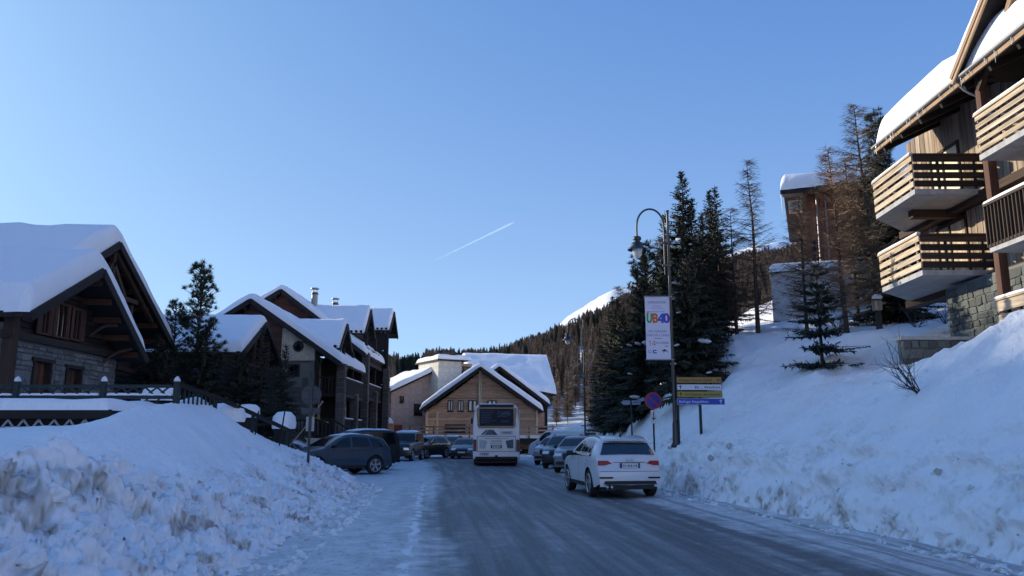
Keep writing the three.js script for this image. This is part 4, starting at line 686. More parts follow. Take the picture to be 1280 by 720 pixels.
// ---------------------------------------------------------------- wooden hotel at the bend
{
  const t = thing('wooden_hotel', 'wooden hotel with a broad plank gable facing down the street', 'building');
  const ax = -2.9, aY = 7.9, lX = -8.35, rX = 2.75, eY = 4.0, D = 75;
  const lines2 = (y) => { const f = clamp((aY - 0.28 - y) / (aY - eY), 0, 1); return [ax + (lX + 0.35 - ax) * f, ax + (rX - 0.35 - ax) * f]; };
  for (let y = 0.6; y < aY - 0.35; y += 0.19) { const [a, b] = y + 0.19 < eY - 0.2 ? [lX + 0.35, rX - 0.35] : lines2(y + 0.19), r = R0(); const cut = a + (b - a) * (0.25 + 0.5 * R0());
    for (const [x0, x1] of r < 0.35 ? [[a, cut], [cut + 0.01, b]] : [[a, b]]) if (x1 - x0 > 0.1) mesh('plank', bx(x1 - x0, 0.18, 0.06, (x0 + x1) / 2, y + 0.095, -D + 0.02 * R0()), M.chaletPlank[Math.floor(R0() * 5)], t); }
  mesh('core', moved(poly([[lX + 0.4, 0.4], [rX - 0.4, 0.4], [rX - 0.4, 3.9], [ax, 7.4], [lX + 0.4, 3.9]], 12), 0, 0, -D - 12.06), M.chaletPlank[1], t);
  mesh('centre_post', bx(0.28, 4.4, 0.16, ax - 0.05, 5.4, -D + 0.12), M.plank[2], t);
  for (const x of [lX + 0.5, -6.9, 0.65, 2.3]) mesh('post', bx(0.16, x > 2 ? 3.4 : 3.1, 0.14, x, 2.3, -D + 0.1), M.plank[2], t);
  mesh('lintel', bx(10, 0.14, 0.12, ax, 3.15, -D + 0.1), M.chaletPlank[2], t);
  for (const x of [-5.7, -4.75, -3.65, -1.85]) windowPart(t, x, 4.35, D - 0.1, x < -4 ? 0.5 : 0.85, 1.0, 0, { curtain: true, sill: true, frame: M.darkWoodB });
  for (const [x, w] of [[-5.25, 1.9], [-2.2, 1.6]]) windowPart(t, x, 2.1, D - 0.1, w, 1.1, 0, { frame: M.darkWoodB });
  const R1 = gableRoof(t, V(ax, aY, 73.9), V(ax, aY, 86), V(lX, eY, 73.9), V(lX, eY, 86), V(rX, eY - 0.1, 73.9), V(rX, eY - 0.1, 86), { snow: 0.55, purlins: 3, reach: 1, seed: 21, purlinMat: M.brownWood });
  // second gable set back to one side
  gableRoof(t, V(-1.2, 8.25, 77.6), V(-1.2, 8.25, 88), V(-5.2, 5.3, 77.6), V(-5.2, 5.3, 88), V(3.6, 4.6, 77.6), V(3.6, 4.6, 88), { snow: 0.5, purlins: 3, reach: 1, seed: 23, purlinMat: M.brownWood });
  mesh('set_back_wall', moved(poly([[-2, 0.4], [3.0, 0.4], [3.0, 4.7], [-1.2, 7.9], [-2, 7.4]], 8), 0, 0, -86.6), M.brownWood, t);
  mesh('porch_post', bx(0.2, 4, 0.2, 3.3, 2.3, -77.8), M.darkWood, t); mesh('porch_panel', bx(1.2, 1.4, 0.1, 2.5, 3.1, -77.4), M.salmon, t);
  // broad back roof, its slope towards the street
  const b0 = V(-5.8, 10.6, 92), b1 = V(4.0, 10.3, 92), f0 = V(-4.6, 7.7, 86), f1 = V(4.6, 5.9, 83.5), g0 = V(-5.8, 7.5, 98), g1 = V(4.6, 7.5, 98);
  const br = mesh('back_roof', [slab([f0, f1, b1, b0], new THREE.Vector3(0, -0.25, 0)), slab([b0, b1, g1, g0], new THREE.Vector3(0, -0.25, 0))], M.darkWood, t);
  mesh('roof_snow', roofSnow(b0, b1, f0, f1, g0, g1, 0.6, 31, 0.4), M.snowRoof, br);
  mesh('back_wall', bx(9, 8, 8, -0.8, 3.9, -92), M.brownWood, t);
  const an = new THREE.Group(); an.name = 'annex'; t.add(an);
  // stair tower with a pale sunlit side
  mesh('tower', bx(2.6, 8.6, 5, -7.35, 4.9, -83.2), M.white, an);
  mesh('tower_snow', quadSnow(V(-8.85, 9.22, 80.4), V(-5.0, 9.22, 80.4), V(-5.0, 9.22, 86), V(-8.85, 9.22, 86), 0.5, 8), M.snowRoof, an);
  mesh('tower_roof', bx(3.4, 0.14, 5.8, -7.2, 9.15, -83.2), M.darkWoodB, an);
  mesh('loggia', bx(1.9, 1.3, 0.2, -5.6, 8.3, -81.2), M.salmon, an); windowPart(an, -5.65, 8.2, 81.0, 1.5, 0.85, 0, { frame: M.brownWood });
  // low wings with sunlit snow on their roofs
  mesh('wing', moved(poly([[-12.7, 0.2], [-8.5, 0.2], [-8.5, 7.85], [-12.7, 5.85]], 6), 0, 0, -89), M.pink, an);
  const w0 = V(-13.9, 5.6, 82.2), w1 = V(-8.4, 8.2, 82.2), w2 = V(-8.4, 8.2, 90), w3 = V(-13.9, 5.6, 90); const wr = mesh('wing_roof', slab([w0, w1, w2, w3], new THREE.Vector3(0, -0.2, 0)), M.darkWoodB, an); mesh('roof_snow', quadSnow(w0, w1, w2, w3, 0.5, 12), M.snowRoof, wr);
  mesh('wing', moved(poly([[-15.4, 0.2], [-11.8, 0.2], [-11.8, 6.25], [-15.4, 4.15]], 6), 0, 0, -90), M.salmon, an);
  const x0 = V(-17.4, 3.3, 83.3), x1 = V(-11.9, 6.5, 83.3), x2 = V(-11.9, 6.5, 91), x3 = V(-17.4, 3.3, 91); const xr = mesh('wing_roof', slab([x0, x1, x2, x3], new THREE.Vector3(0, -0.2, 0)), M.darkWoodB, an); mesh('roof_snow', quadSnow(x0, x1, x2, x3, 0.5, 14), M.snowRoof, xr);
  mesh('side_wing', bx(1.6, 3.4, 5, -15.9, 1.9, -87.2), M.white, an);
  for (const [x, y, d, w, h] of [[-11.6, 5.2, 82.9, 0.4, 0.7], [-12.6, 2.2, 83.9, 0.5, 1], [-16.2, 2.2, 84.6, 0.5, 1], [-9.8, 4.2, 82.9, 0.9, 1.2]]) windowPart(an, x, y, d, w, h, 0, {});
  mesh('shed', bx(1.7, 1.6, 1, -13.4, 2.0, -83.2), M.ochre, an); mesh('shed_snow', quadSnow(V(-14.3, 2.82, 82.6), V(-12.5, 2.82, 82.6), V(-12.5, 2.82, 83.8), V(-14.3, 2.82, 83.8), 0.6, 3, 14), M.snowRoof, an);
  mesh('red_door', bx(0.8, 1.6, 0.08, -11.9, 1.9, -82.95), std(0.25, 0.05, 0.03), an);
  mesh('ledge_snow', quadSnow(V(-9.3, 3.0, 80.4), V(-8.2, 3.0, 80.4), V(-8.2, 3.0, 82), V(-9.3, 3.0, 82), 0.9, 6, 14), M.snowRoof, an);
  { const p = V(-8, 0, 83); for (const c of an.children) c.position.sub(p); an.position.copy(p); an.rotation.y = 0.52; }
  // deck in front
  const dk = new THREE.Group(); dk.name = 'deck'; t.add(dk); mesh('floor', bx(13, 0.5, 3, -2.7, 1.15, -73), M.darkWood, dk);
  for (let x = -9; x < 4; x += 1.05) mesh('rail_post', bx(0.1, 1.1, 0.1, x, 1.95, -71.5), M.brownWood, dk);
  for (const y of [1.75, 2.08, 2.4]) mesh('rail', bx(13, 0.14, 0.06, -2.7, y, -71.46), M.chaletPlank[3], dk);
  mesh('deck_snow', quadSnow(V(-9, 1.4, 71.6), V(3.6, 1.4, 71.6), V(3.6, 1.4, 74.5), V(-9, 1.4, 74.5), 0.3, 3), M.snow, dk);
  rebase(t, -3, 0, 80);
}
{ // heap of snow between the parked cars and the hotel
  const h = grid(40, 30, (u, v) => { const x = lerp(-11.4, -5.4, u), d = lerp(63.5, 70.5, v), e = Math.sin(Math.PI * u) ** 0.7 * Math.sin(Math.PI * v) ** 0.7; return V(x, -0.15 + e * (1.9 - 0.9 * u + 0.35 * fbm(x, d, 3)), d); });
  tag(mesh('snow_heap', h, M.snow), 'pale heap of cleared snow before the wooden hotel', 'snow heap');
}
// ---------------------------------------------------------------- trees
class Leafage { constructor() { this.p = []; this.c = []; this.n = 0; }
  tri(a, b, c, k) { this.p.push(a[0], a[1], a[2], b[0], b[1], b[2], c[0], c[1], c[2]); for (let i = 0; i < 3; i++) this.c.push(k[0], k[1], k[2]); }
  // flat needle spray: diamond from base along dir, with width w across side
  spray(b, dir, side, L, w, k) { const m = [b[0] + dir[0] * L * 0.45, b[1] + dir[1] * L * 0.45, b[2] + dir[2] * L * 0.45], t = [b[0] + dir[0] * L, b[1] + dir[1] * L, b[2] + dir[2] * L], l = [m[0] + side[0] * w, m[1] + side[1] * w, m[2] + side[2] * w], r = [m[0] - side[0] * w, m[1] - side[1] * w, m[2] - side[2] * w]; this.tri(b, l, t, k); this.tri(b, t, r, k); }
  // three-sided twig
  twig(a, b, r0, r1, k) { const d = [b[0] - a[0], b[1] - a[1], b[2] - a[2]], L = Math.hypot(...d) || 1; let s = Math.abs(d[1]) < 0.9 * L ? [d[2], 0, -d[0]] : [0, -d[2], d[1]]; const sl = Math.hypot(...s); s = s.map((v) => v / sl); const u = [(d[1] * s[2] - d[2] * s[1]) / L, (d[2] * s[0] - d[0] * s[2]) / L, (d[0] * s[1] - d[1] * s[0]) / L];
    const ring = (p, r) => [0, 1, 2].map((i) => { const q = i * 2.094, c = Math.cos(q) * r, e = Math.sin(q) * r; return [p[0] + s[0] * c + u[0] * e, p[1] + s[1] * c + u[1] * e, p[2] + s[2] * c + u[2] * e]; });
    const A = ring(a, r0), B = ring(b, r1); for (let i = 0; i < 3; i++) { const j = (i + 1) % 3; this.tri(A[i], A[j], B[j], k); this.tri(A[i], B[j], B[i], k); } }
  geo() { const g = new THREE.BufferGeometry(); g.setAttribute('position', new THREE.Float32BufferAttribute(this.p, 3)); g.setAttribute('color', new THREE.Float32BufferAttribute(this.c, 3)); g.computeVertexNormals(); return g; } }
const norm = (v) => { const l = Math.hypot(...v) || 1; return v.map((x) => x / l); };
function trunkGeo(h, r, seed, bend = 0.02) { const g = new THREE.CylinderGeometry(r * 0.12, r, h, 9, 10); g.translate(0, h / 2, 0); const p = g.attributes.position; for (let i = 0; i < p.count; i++) { const y = p.getY(i); p.setX(i, p.getX(i) + bend * h * n2(y / h * 1.3, seed) * (y / h)); p.setZ(i, p.getZ(i) + bend * h * n2(y / h * 1.3, seed + 40) * (y / h)); } g.computeVertexNormals(); return g; }
// spruce: whorls of drooping boughs with flat sprays; o: gap between whorls, density, colour
function spruceGeo(h, R, seed, o = {}) {
  const r = rng(seed), L = new Leafage(), col = o.col ?? [0.034, 0.043, 0.027], gap = o.gap ?? 0.2;
  for (let y = h * (o.base ?? 0.06); y < h * 0.985; y += gap * (0.75 + r() * 0.5) * (1 - 0.45 * y / h)) {
    const f = y / h, n = Math.round((o.n ?? 7) * (1 - f * 0.35));
    for (let b = 0; b < n; b++) {
      const a = r() * 6.283, len = Math.max(0.1, R * Math.pow(1 - f, o.taper ?? 0.8) * (0.7 + r() * 0.5)), rise = lerp(o.droop ?? -0.32, 0.55, f * f) + (r() - 0.5) * 0.2, dir = norm([Math.cos(a), rise, Math.sin(a)]), steps = Math.max(3, Math.round(len / (o.step ?? 0.11)));
      const tip = [dir[0] * len, y + dir[1] * len + 0.12 * len, dir[2] * len];
      L.twig([0, y, 0], tip, 0.012 + len * 0.008, 0.004, [0.06, 0.045, 0.035]);
      for (let i = 1; i <= steps; i++) {
        const t = i / steps, q = [dir[0] * len * t, y + dir[1] * len * t + 0.12 * len * t * t, dir[2] * len * t], sp = (o.spray ?? 0.36) * (1.15 - 0.5 * t) * (0.7 + r() * 0.6) * Math.min(1, 0.35 + len / R), k = 0.7 + r() * 0.6, c = [col[0] * k, col[1] * k, col[2] * k];
        for (const s of [-1, 1]) { const sd = norm([dir[0] * 0.75 - s * dir[2] * 0.8, dir[1] - 0.22 + (r() - 0.5) * 0.35, dir[2] * 0.75 + s * dir[0] * 0.8]); L.spray(q, sd, norm([-sd[2], (r() - 0.5) * 0.9, sd[0]]), sp, sp * 0.26, c); }
        if (r() < 0.75) { const sd = norm([dir[0] * 0.3 + (r() - 0.5) * 0.5, -0.9 + (o.up ? 1.4 * r() : 0), dir[2] * 0.3 + (r() - 0.5) * 0.5]); L.spray(q, sd, norm([-dir[2], 0.2, dir[0]]), sp * 0.9, sp * 0.24, c); }
      }
      L.spray(tip, dir, norm([-dir[2], 0, dir[0]]), 0.14, 0.03, col);
    }
  }
  L.spray([0, h * 0.96, 0], [0, 1, 0], [1, 0, 0], h * 0.05, 0.03, col); L.spray([0, h * 0.96, 0], [0, 1, 0], [0, 0, 1], h * 0.05, 0.03, col);
  return L.geo();
}
// larch in winter: bare boughs and fine twigs
function larchGeo(h, R, seed, o = {}) {
  const r = rng(seed), L = new Leafage(), col = o.col ?? [0.13, 0.09, 0.06], den = o.den ?? 1;
  for (let y = h * (o.base ?? 0.16); y < h * 0.98; y += 0.13 / den * (0.7 + r() * 0.6)) {
    const f = y / h, n = f > 0.85 ? 2 : 3;
    for (let b = 0; b < n; b++) {
      const a = r() * 6.283, len = Math.max(0.12, R * Math.pow(1 - f, 0.62) * (0.45 + r() * 0.65)); let p = [0, y, 0], d = norm([Math.cos(a), lerp(-0.12, 0.6, f) + (r() - 0.5) * 0.3, Math.sin(a)]); const seg = Math.max(3, Math.ceil(len / 0.3));
      for (let i = 0; i < seg; i++) {
        const q = [p[0] + d[0] * len / seg, p[1] + d[1] * len / seg, p[2] + d[2] * len / seg], k = 0.75 + r() * 0.5, c = col.map((v) => v * k), r0 = (0.011 + len * 0.006) * (1 - i / seg) + 0.003;
        L.twig(p, q, r0, Math.max(0.003, r0 - 0.004), c);
        const m = (o.twigs ?? 3) + 4; for (let w = 0; w < m; w++) { const s = r() < 0.5 ? -1 : 1, t = r(), q0 = [lerp(p[0], q[0], t), lerp(p[1], q[1], t), lerp(p[2], q[2], t)], e = norm([d[0] * 0.6 - s * d[2] * (0.5 + r() * 0.6), -0.15 + (r() - 0.4) * 0.7, d[2] * 0.6 + s * d[0] * (0.5 + r() * 0.6)]), tl = (0.16 + 0.38 * r()) * (1.1 - 0.5 * i / seg); L.twig(q0, [q0[0] + e[0] * tl, q0[1] + e[1] * tl - 0.03, q0[2] + e[2] * tl], 0.0068, 0.003, c); }
        p = q; d = norm([d[0] + (r() - 0.5) * 0.25, d[1] + 0.09 + (r() - 0.5) * 0.12, d[2] + (r() - 0.5) * 0.25]);
      }
    }
  }
  return L.geo();
}
// pine: rising limbs that end in tufts of needles
function pineGeo(h, R, seed) {
  const r = rng(seed), L = new Leafage();
  const tuft = (p, s) => { const n = 40; for (let i = 0; i < n; i++) { const a = r() * 6.283, e = r() * 1.6 - 0.35, d = norm([Math.cos(a) * Math.cos(e), Math.sin(e) + 0.25, Math.sin(a) * Math.cos(e)]), k = 0.7 + 0.7 * r(); L.spray(p, d, norm([-d[2] + 0.01, r() - 0.5, d[0]]), s * (0.6 + 0.6 * r()), s * 0.055, [0.042 * k, 0.058 * k, 0.03 * k]); } };
  for (let y = h * 0.2; y < h * 0.97; y += 0.14 * (0.7 + 0.6 * r())) {
    const f = y / h, n = 4; for (let b = 0; b < n; b++) {
      const a = r() * 6.283, len = R * (0.35 + r() * 0.7) * Math.pow(1 - f * 0.92, 0.62); let p = [0, y, 0], d = norm([Math.cos(a), 0.12 + 0.6 * f + (r() - 0.5) * 0.4, Math.sin(a)]); const seg = Math.max(2, Math.ceil(len / 0.32));
      for (let i = 0; i < seg; i++) { const q = [p[0] + d[0] * len / seg, p[1] + d[1] * len / seg, p[2] + d[2] * len / seg]; L.twig(p, q, 0.03 * (1 - i / seg) + 0.008, 0.028 * (1 - (i + 1) / seg) + 0.007, [0.07, 0.052, 0.04]); if (i >= seg * 0.35) { tuft(q, 0.27); if (r() < 0.7) { const s = r() < 0.5 ? -1 : 1; tuft([q[0] - s * d[2] * 0.25, q[1] + 0.05, q[2] + s * d[0] * 0.25], 0.24); } } p = q; d = norm([d[0] + (r() - 0.5) * 0.4, d[1] + 0.1, d[2] + (r() - 0.5) * 0.4]); }
    }
  }
  tuft([0, h, 0], 0.28); return L.geo();
}
const clumpGeo = (() => { const g = new THREE.IcosahedronGeometry(1, 3), p = g.attributes.position; for (let i = 0; i < p.count; i++) { const v = new THREE.Vector3().fromBufferAttribute(p, i); v.multiplyScalar(1 + 0.25 * n3(v.x * 1.5, v.y * 1.5, v.z * 1.5)); v.y *= 0.85; p.setXYZ(i, v.x, v.y, v.z); } g.computeVertexNormals(); return g; })();
const crowns = {};
function tree(name, label, category, kind, x, d, h, R, seed, o = {}, group) {
  const y = o.y ?? groundHeight(x, d) - 0.15, t = thing(name, label, category, [x, y, d], (seed * 1.7) % 6.28, group);
  const key = o.share ?? `${kind}${seed}`, make = { spruce: spruceGeo, larch: larchGeo, pine: pineGeo }[kind];
  crowns[key] ??= [make(h, R, seed, o), h, R];
  const [g, h0, R0_] = crowns[key];
  const tr = mesh('trunk', trunkGeo(h * 0.97, o.trunk ?? 0.011 * h + 0.02, seed, o.bend ?? 0.012), M.bark, t);
  const c = mesh('crown', g, kind === 'larch' ? M.twig : M.needles, t); c.scale.set(R / R0_, h / h0, R / R0_);
  if (o.lean) t.rotation.z = o.lean;
  for (const [cx, cy, cz, s] of o.snow ?? []) { const m = mesh('snow_clump', clumpGeo, M.snowRoof, t); m.position.set(cx, cy, cz); const k = Math.abs(Math.sin(cx * 37 + cy * 11)); m.scale.set(s * (0.9 + 1.1 * k), s * 0.6, s * (1.6 - 0.7 * k)); m.rotation.set(0.3 * (k - 0.5), k * 6, 0.25); }
  return t;
}
// clumps of snow placed in the crown on the side towards the street (turn undone)
function clumps(seed, list, n, h, R) { const r = rng(seed * 13), turn = (seed * 1.7) % 6.28, out = []; for (let i = 0; i < n; i++) { const f = 0.1 + 0.6 * r(), a = Math.PI / 2 + (r() - 0.3) * 2.2, q = R * Math.pow(1 - f, 0.8) * (0.5 + 0.3 * r()), X = Math.cos(a) * q, Z = Math.sin(a) * q; out.push([X * Math.cos(turn) - Z * Math.sin(turn), f * h, X * Math.sin(turn) + Z * Math.cos(turn), 0.06 + 0.17 * r() * r()]); } return out; }
// wood on the slope to the far side of the lamp
const W1 = 'conifers on the slope behind the street lamp';
tree('spruce_tree', 'tallest spruce of the dark clump behind the street lamp, with a spire top', 'tree', 'spruce', 7.95, 36, 9.3, 2.0, 101, { snow: clumps(101, 0, 6, 9.3, 2.0) }, W1);
tree('spruce_tree', 'slender spruce beside the bare larch, its trunk showing low down', 'tree', 'spruce', 10.15, 38.5, 7.9, 1.3, 102, { gap: 0.3, n: 6, base: 0.18, step: 0.13 }, W1);
tree('spruce_tree', 'narrow spruce between the tallest spire and the slender one', 'tree', 'spruce', 9.5, 41, 8.2, 1.3, 103, { share: 'spruceB' }, W1);
tree('pine_tree', 'bushy pine with a rounded top just behind the lamp head', 'tree', 'pine', 7.15, 42, 8.0, 2.3, 104, {}, W1);
tree('spruce_tree', 'broad low spruce with snow pillows on its boughs by the direction signs', 'tree', 'spruce', 6.9, 31, 5.7, 2.1, 105, { snow: clumps(105, 0, 7, 5.7, 2.1) }, W1);
tree('spruce_tree', 'short full spruce whose boughs hang behind the banner', 'tree', 'spruce', 5.9, 35.5, 6.2, 1.9, 106, { snow: clumps(106, 0, 5, 6.2, 1.9) }, W1);
tree('spruce_tree', 'spruce standing lower down the bank behind the no parking sign', 'tree', 'spruce', 5.6, 40, 6.0, 1.9, 107, { share: 'spruce106' }, W1);
tree('spruce_tree', 'dark spruce above the small arrow sign, half hidden by larches', 'tree', 'spruce', 6.1, 46, 7.4, 2.0, 108, { share: 'spruce101' }, W1);
for (const [x, d, h, R, sd, l] of [[6.7, 52.5, 8.6, 2.0, 151, 'spruce just past the far lamp on the slope'], [8.4, 50, 9.0, 2.1, 152, 'full spruce higher up behind the bushy pine'], [5.7, 44, 5.6, 1.8, 153, 'low spruce at the foot of the slope behind the arrow sign'], [7.7, 39.2, 7.2, 1.9, 154, 'spruce filling the middle of the clump'], [10.9, 42.5, 8.2, 1.9, 155, 'spruce on the upper slope behind the slender one']]) tree('spruce_tree', l, 'tree', 'spruce', x, d, h, R, sd, { share: sd % 2 ? 'spruce101' : 'spruce106' }, W1);
for (const [x, d, h, R, sd, l] of [[9.1, 37.2, 6.6, 1.7, 161, 'mid height spruce in front of the narrow one'], [8.9, 45, 9.2, 1.8, 162, 'spruce behind the spire top, a little lower'], [6.5, 49, 7.2, 2.0, 163, 'wide spruce filling the outer edge of the clump'], [7.9, 33.8, 5.4, 1.7, 164, 'short spruce beside the broad low one above the signs']]) tree('spruce_tree', l, 'tree', 'spruce', x, d, h, R, sd, { share: sd % 2 ? 'spruce105' : 'spruce106' }, W1);
const W2 = 'leafless larches among the conifers';
tree('larch_tree', 'tall bare larch with a straight trunk beside the slender spruce', 'larch', 'larch', 11.15, 36, 8.6, 1.9, 111, { base: 0.1, twigs: 2, den: 0.7, col: [0.085, 0.06, 0.042] }, W2);
tree('larch_tree', 'thin bare larch crowded between two spruces', 'larch', 'larch', 10.4, 36.8, 6.4, 1.6, 112, { base: 0.2, twigs: 2, den: 0.8, col: [0.085, 0.06, 0.042] }, W2);
tree('larch_tree', 'bare larch at the outer edge of the clump behind the banner', 'larch', 'larch', 6.6, 48, 8.2, 2.0, 113, { col: [0.1, 0.07, 0.048] }, W2);
tree('larch_tree', 'brown larch low on the bank near the far lamp', 'larch', 'larch', 5.9, 52, 6.8, 1.9, 114, { share: 'larch113' }, W2);
tree('larch_tree', 'brown larch behind the spruce with a spire top', 'larch', 'larch', 8.6, 46, 8.4, 1.8, 115, { share: 'larch113' }, W2);
tree('larch_tree', 'leafless larch standing further along behind the far lamp', 'larch', 'larch', 7.0, 58, 8.0, 2.0, 116, { share: 'larch113' }, W2);
tree('spruce_tree', 'distant spruce on the bank past the far lamp', 'tree', 'spruce', 7.8, 62, 8.4, 2.1, 117, { share: 'spruce101' }, W1);
const W3 = 'brown larches below the balconies';
tree('larch_tree', 'dense brown larch before the timber house, leaning slightly', 'larch', 'larch', 14.0, 33.2, 8.6, 2.3, 121, { base: 0.12, den: 1.0, twigs: 3, col: [0.27, 0.17, 0.1], lean: 0.06 }, W3);
tree('larch_tree', 'tallest larch, close to the balconies, carrying a nest box', 'larch', 'larch', 15.1, 32.6, 10.2, 2.3, 122, { base: 0.16, den: 0.9, twigs: 3, col: [0.17, 0.12, 0.07], lean: 0.03 }, W3);
tree('larch_tree', 'pale brown larch in front of the concrete base', 'larch', 'larch', 13.0, 35, 6.4, 1.8, 123, { base: 0.12, den: 1.1, col: [0.18, 0.115, 0.065] }, W3);
tree('spruce_tree', 'dark green conifer filling the gap behind the balconies', 'tree', 'spruce', 17.4, 36, 9.2, 2.2, 124, { share: 'spruce101' }, W3);
tree('spruce_tree', 'conifer rising above the snowy roof edge of the apartment chalet', 'tree', 'pine', 19.2, 40, 10.6, 2.0, 125, {}, W3);
tree('larch_tree', 'brown larch between the timber house and the apartment chalet', 'larch', 'larch', 16.6, 38, 8.6, 2.0, 126, { share: 'larch121' }, W3);
tree('young_spruce', 'young tiered spruce standing alone on the smooth snow slope', 'tree', 'spruce', 10.55, 27.2, 4.5, 1.5, 131, { gap: 0.46, n: 12, droop: -0.12, col: [0.028, 0.045, 0.045], step: 0.08, spray: 0.26, taper: 0.95, up: 1, base: 0.05 });
{ const t = thing('nest_box', 'small wooden nest box fixed to a larch trunk', 'nest box', [14.98, 8.2, 32.4]); mesh('box', bx(0.3, 0.42, 0.28, 0, -0.95, 0, 0, 0, 0, 0.01), M.plank[1], t); mesh('lid', bx(0.38, 0.05, 0.38, 0, -0.71, 0.02, 0.2), M.brownWood, t); mesh('snow_cap', moved(clumpGeo.clone().scale(0.2, 0.16, 0.2), 0, -0.64, 0.02), M.snowRoof, t); t.position.y = groundHeight(15.1, 32.6) + 1.95; }
// trees around the chalets across the road
const W4 = 'trees between the chalets';
tree('pine_tree', 'open crowned pine standing between the tall chalet and the log chalet', 'tree', 'pine', -15.2, 38.5, 8.1, 2.0, 141, {}, W4);
tree('pine_tree', 'smaller pine half hidden behind the tall chalet eave', 'tree', 'pine', -17.0, 40, 6.6, 1.5, 142, { share: 'pine141' }, W4);
for (const [x, d, h, R, s, l] of [[-16.2, 36.5, 4.2, 1.7, 143, 'low dark spruce under the tall chalet eave'], [-14.3, 37.0, 4.4, 1.8, 144, 'dense dark spruce below the open pine'], [-12.9, 38.2, 3.9, 1.6, 145, 'bushy dark spruce in front of the log chalet'], [-15.2, 35.2, 3.2, 1.5, 146, 'squat spruce at the end of the terrace']]) tree('spruce_tree', l, 'tree', 'spruce', x, d, h, R, s, { share: 'spruceC' }, W4);
tree('young_spruce', 'slim young spruce whose tip stands before the log chalet roof', 'tree', 'spruce', -12.0, 38.4, 5.4, 1.3, 147, { y: 1.5, gap: 0.24, n: 9, step: 0.09, spray: 0.22 }, W4);
tree('young_spruce', 'young spruce before the green stone wall of the stepped residence', 'tree', 'spruce', -10.3, 36.3, 4.9, 1.3, 148, { y: 0.85, gap: 0.22, n: 10, step: 0.09, spray: 0.22 }, W4);
tree('young_spruce', 'smallest spruce between the two young ones', 'tree', 'spruce', -11.1, 37.0, 3.0, 0.7, 149, { y: 1.1, gap: 0.24, n: 6, step: 0.09, spray: 0.18 }, W4);
{ // bare shrub sticking out of the near bank, and scrub under the larches
  function shrub(label, x, d, n, H, seed, lean) { const r = rng(seed), L = new Leafage(), t = thing('bare_shrub', label, 'shrub', [x, groundHeight(x, d) - 0.06, d]); const c = [0.06, 0.045, 0.035];
    const grow = (p, dir, len, rad, lev) => { const seg = 4; for (let i = 0; i < seg; i++) { const q = [p[0] + dir[0] * len / seg, p[1] + dir[1] * len / seg, p[2] + dir[2] * len / seg]; L.twig(p, q, rad * (1 - i / seg * 0.5), rad * (1 - (i + 1) / seg * 0.5), c); if (lev < 2 && r() < 0.9) { const a = (r() - 0.5) * 2.2; grow(q, norm([dir[0] * Math.cos(a) - dir[1] * Math.sin(a), dir[0] * Math.sin(a) + dir[1] * Math.cos(a) + 0.15, dir[2] + (r() - 0.5) * 0.6]), len * (0.35 + 0.25 * r()), rad * 0.5, lev + 1); } p = q; dir = norm([dir[0] + (r() - 0.5) * 0.3, dir[1] + 0.05, dir[2] + (r() - 0.5) * 0.3]); } };
    for (let i = 0; i < n; i++) grow([(r() - 0.5) * 0.15, 0, (r() - 0.5) * 0.15], norm([lean + (r() - 0.5) * 1.3, 0.75, (r() - 0.5) * 0.6]), H * (0.55 + 0.5 * r()), 0.016, 0);
    mesh('stems', L.geo(), M.twig, t); return t; }
  shrub('bare leaning shrub sticking out of the steep snow bank', 8.1, 16.0, 7, 1.15, 5, -0.8);
  for (const [x, d, s, l] of [[16.0, 31.4, 6, 'leafless scrub under the lower balcony'], [17.4, 31.8, 7, 'twiggy scrub in the shade beside the stone basement'], [12.9, 31.5, 8, 'low bare scrub at the foot of the brown larch']]) shrub(l, x, d, 8, 0.9, s, 0);
}
// wood on the rise that shades the street, seen only by its shadow
{
  const r = rng(201), list = [];
  for (let i = 0; i < 420; i++) { const d = -22 + r() * 94, x = -49 - r() * 12, y = riseY(x, d); if (y < 15) continue; list.push([x, y - 0.2, d, 2.4 + r() * 2.2, r() * 6.3]); }
  const g = spruceGeo(8, 1.7, 301, { gap: 0.5, n: 6, step: 0.3, spray: 0.5 }); const im = new THREE.InstancedMesh(g, M.needles, list.length), m = new THREE.Matrix4();
  list.forEach(([x, y, d, h, a], i) => { m.compose(V(x, y, d), new THREE.Quaternion().setFromAxisAngle(new THREE.Vector3(0, 1, 0), a), new THREE.Vector3(h / 8 * 1.3, h / 8, h / 8 * 1.3)); im.setMatrixAt(i, m); });
  im.name = 'slope_wood'; im.castShadow = im.receiveShadow = true; scene.add(im); tag(im, 'spruce wood on the rise beside the village', 'wood', null, 'stuff');
}
// ---------------------------------------------------------------- vehicles; a car's own axes: front towards -z, origin on the ground
function chaikin(p, n = 2) { for (let k = 0; k < n; k++) { const q = [p[0]]; for (let i = 0; i < p.length - 1; i++) { const a = p[i], b = p[i + 1]; q.push([a[0] * 0.75 + b[0] * 0.25, a[1] * 0.75 + b[1] * 0.25], [a[0] * 0.25 + b[0] * 0.75, a[1] * 0.25 + b[1] * 0.75]); } q.push(p[p.length - 1]); p = q; } return p; }
function plateTex(text) { return canvasTex(256, 56, (c, w, h) => { c.fillStyle = '#e8e8e6'; c.fillRect(0, 0, w, h); c.fillStyle = '#1c3f94'; c.fillRect(0, 0, 22, h); c.fillRect(w - 22, 0, 22, h); c.fillStyle = '#15171c'; c.font = 'bold 40px sans-serif'; c.textAlign = 'center'; c.textBaseline = 'middle'; text ? c.fillText(text, w / 2, h / 2 + 2) : [40, 62, 96, 118, 140, 174, 196].forEach((x) => c.fillRect(x, 14, 14, 28)); }); }
const plateMat = (text) => new THREE.MeshStandardMaterial({ map: plateTex(text), roughness: 0.5 });
const blankPlate = std(0.7, 0.7, 0.68, { roughness: 0.5 });
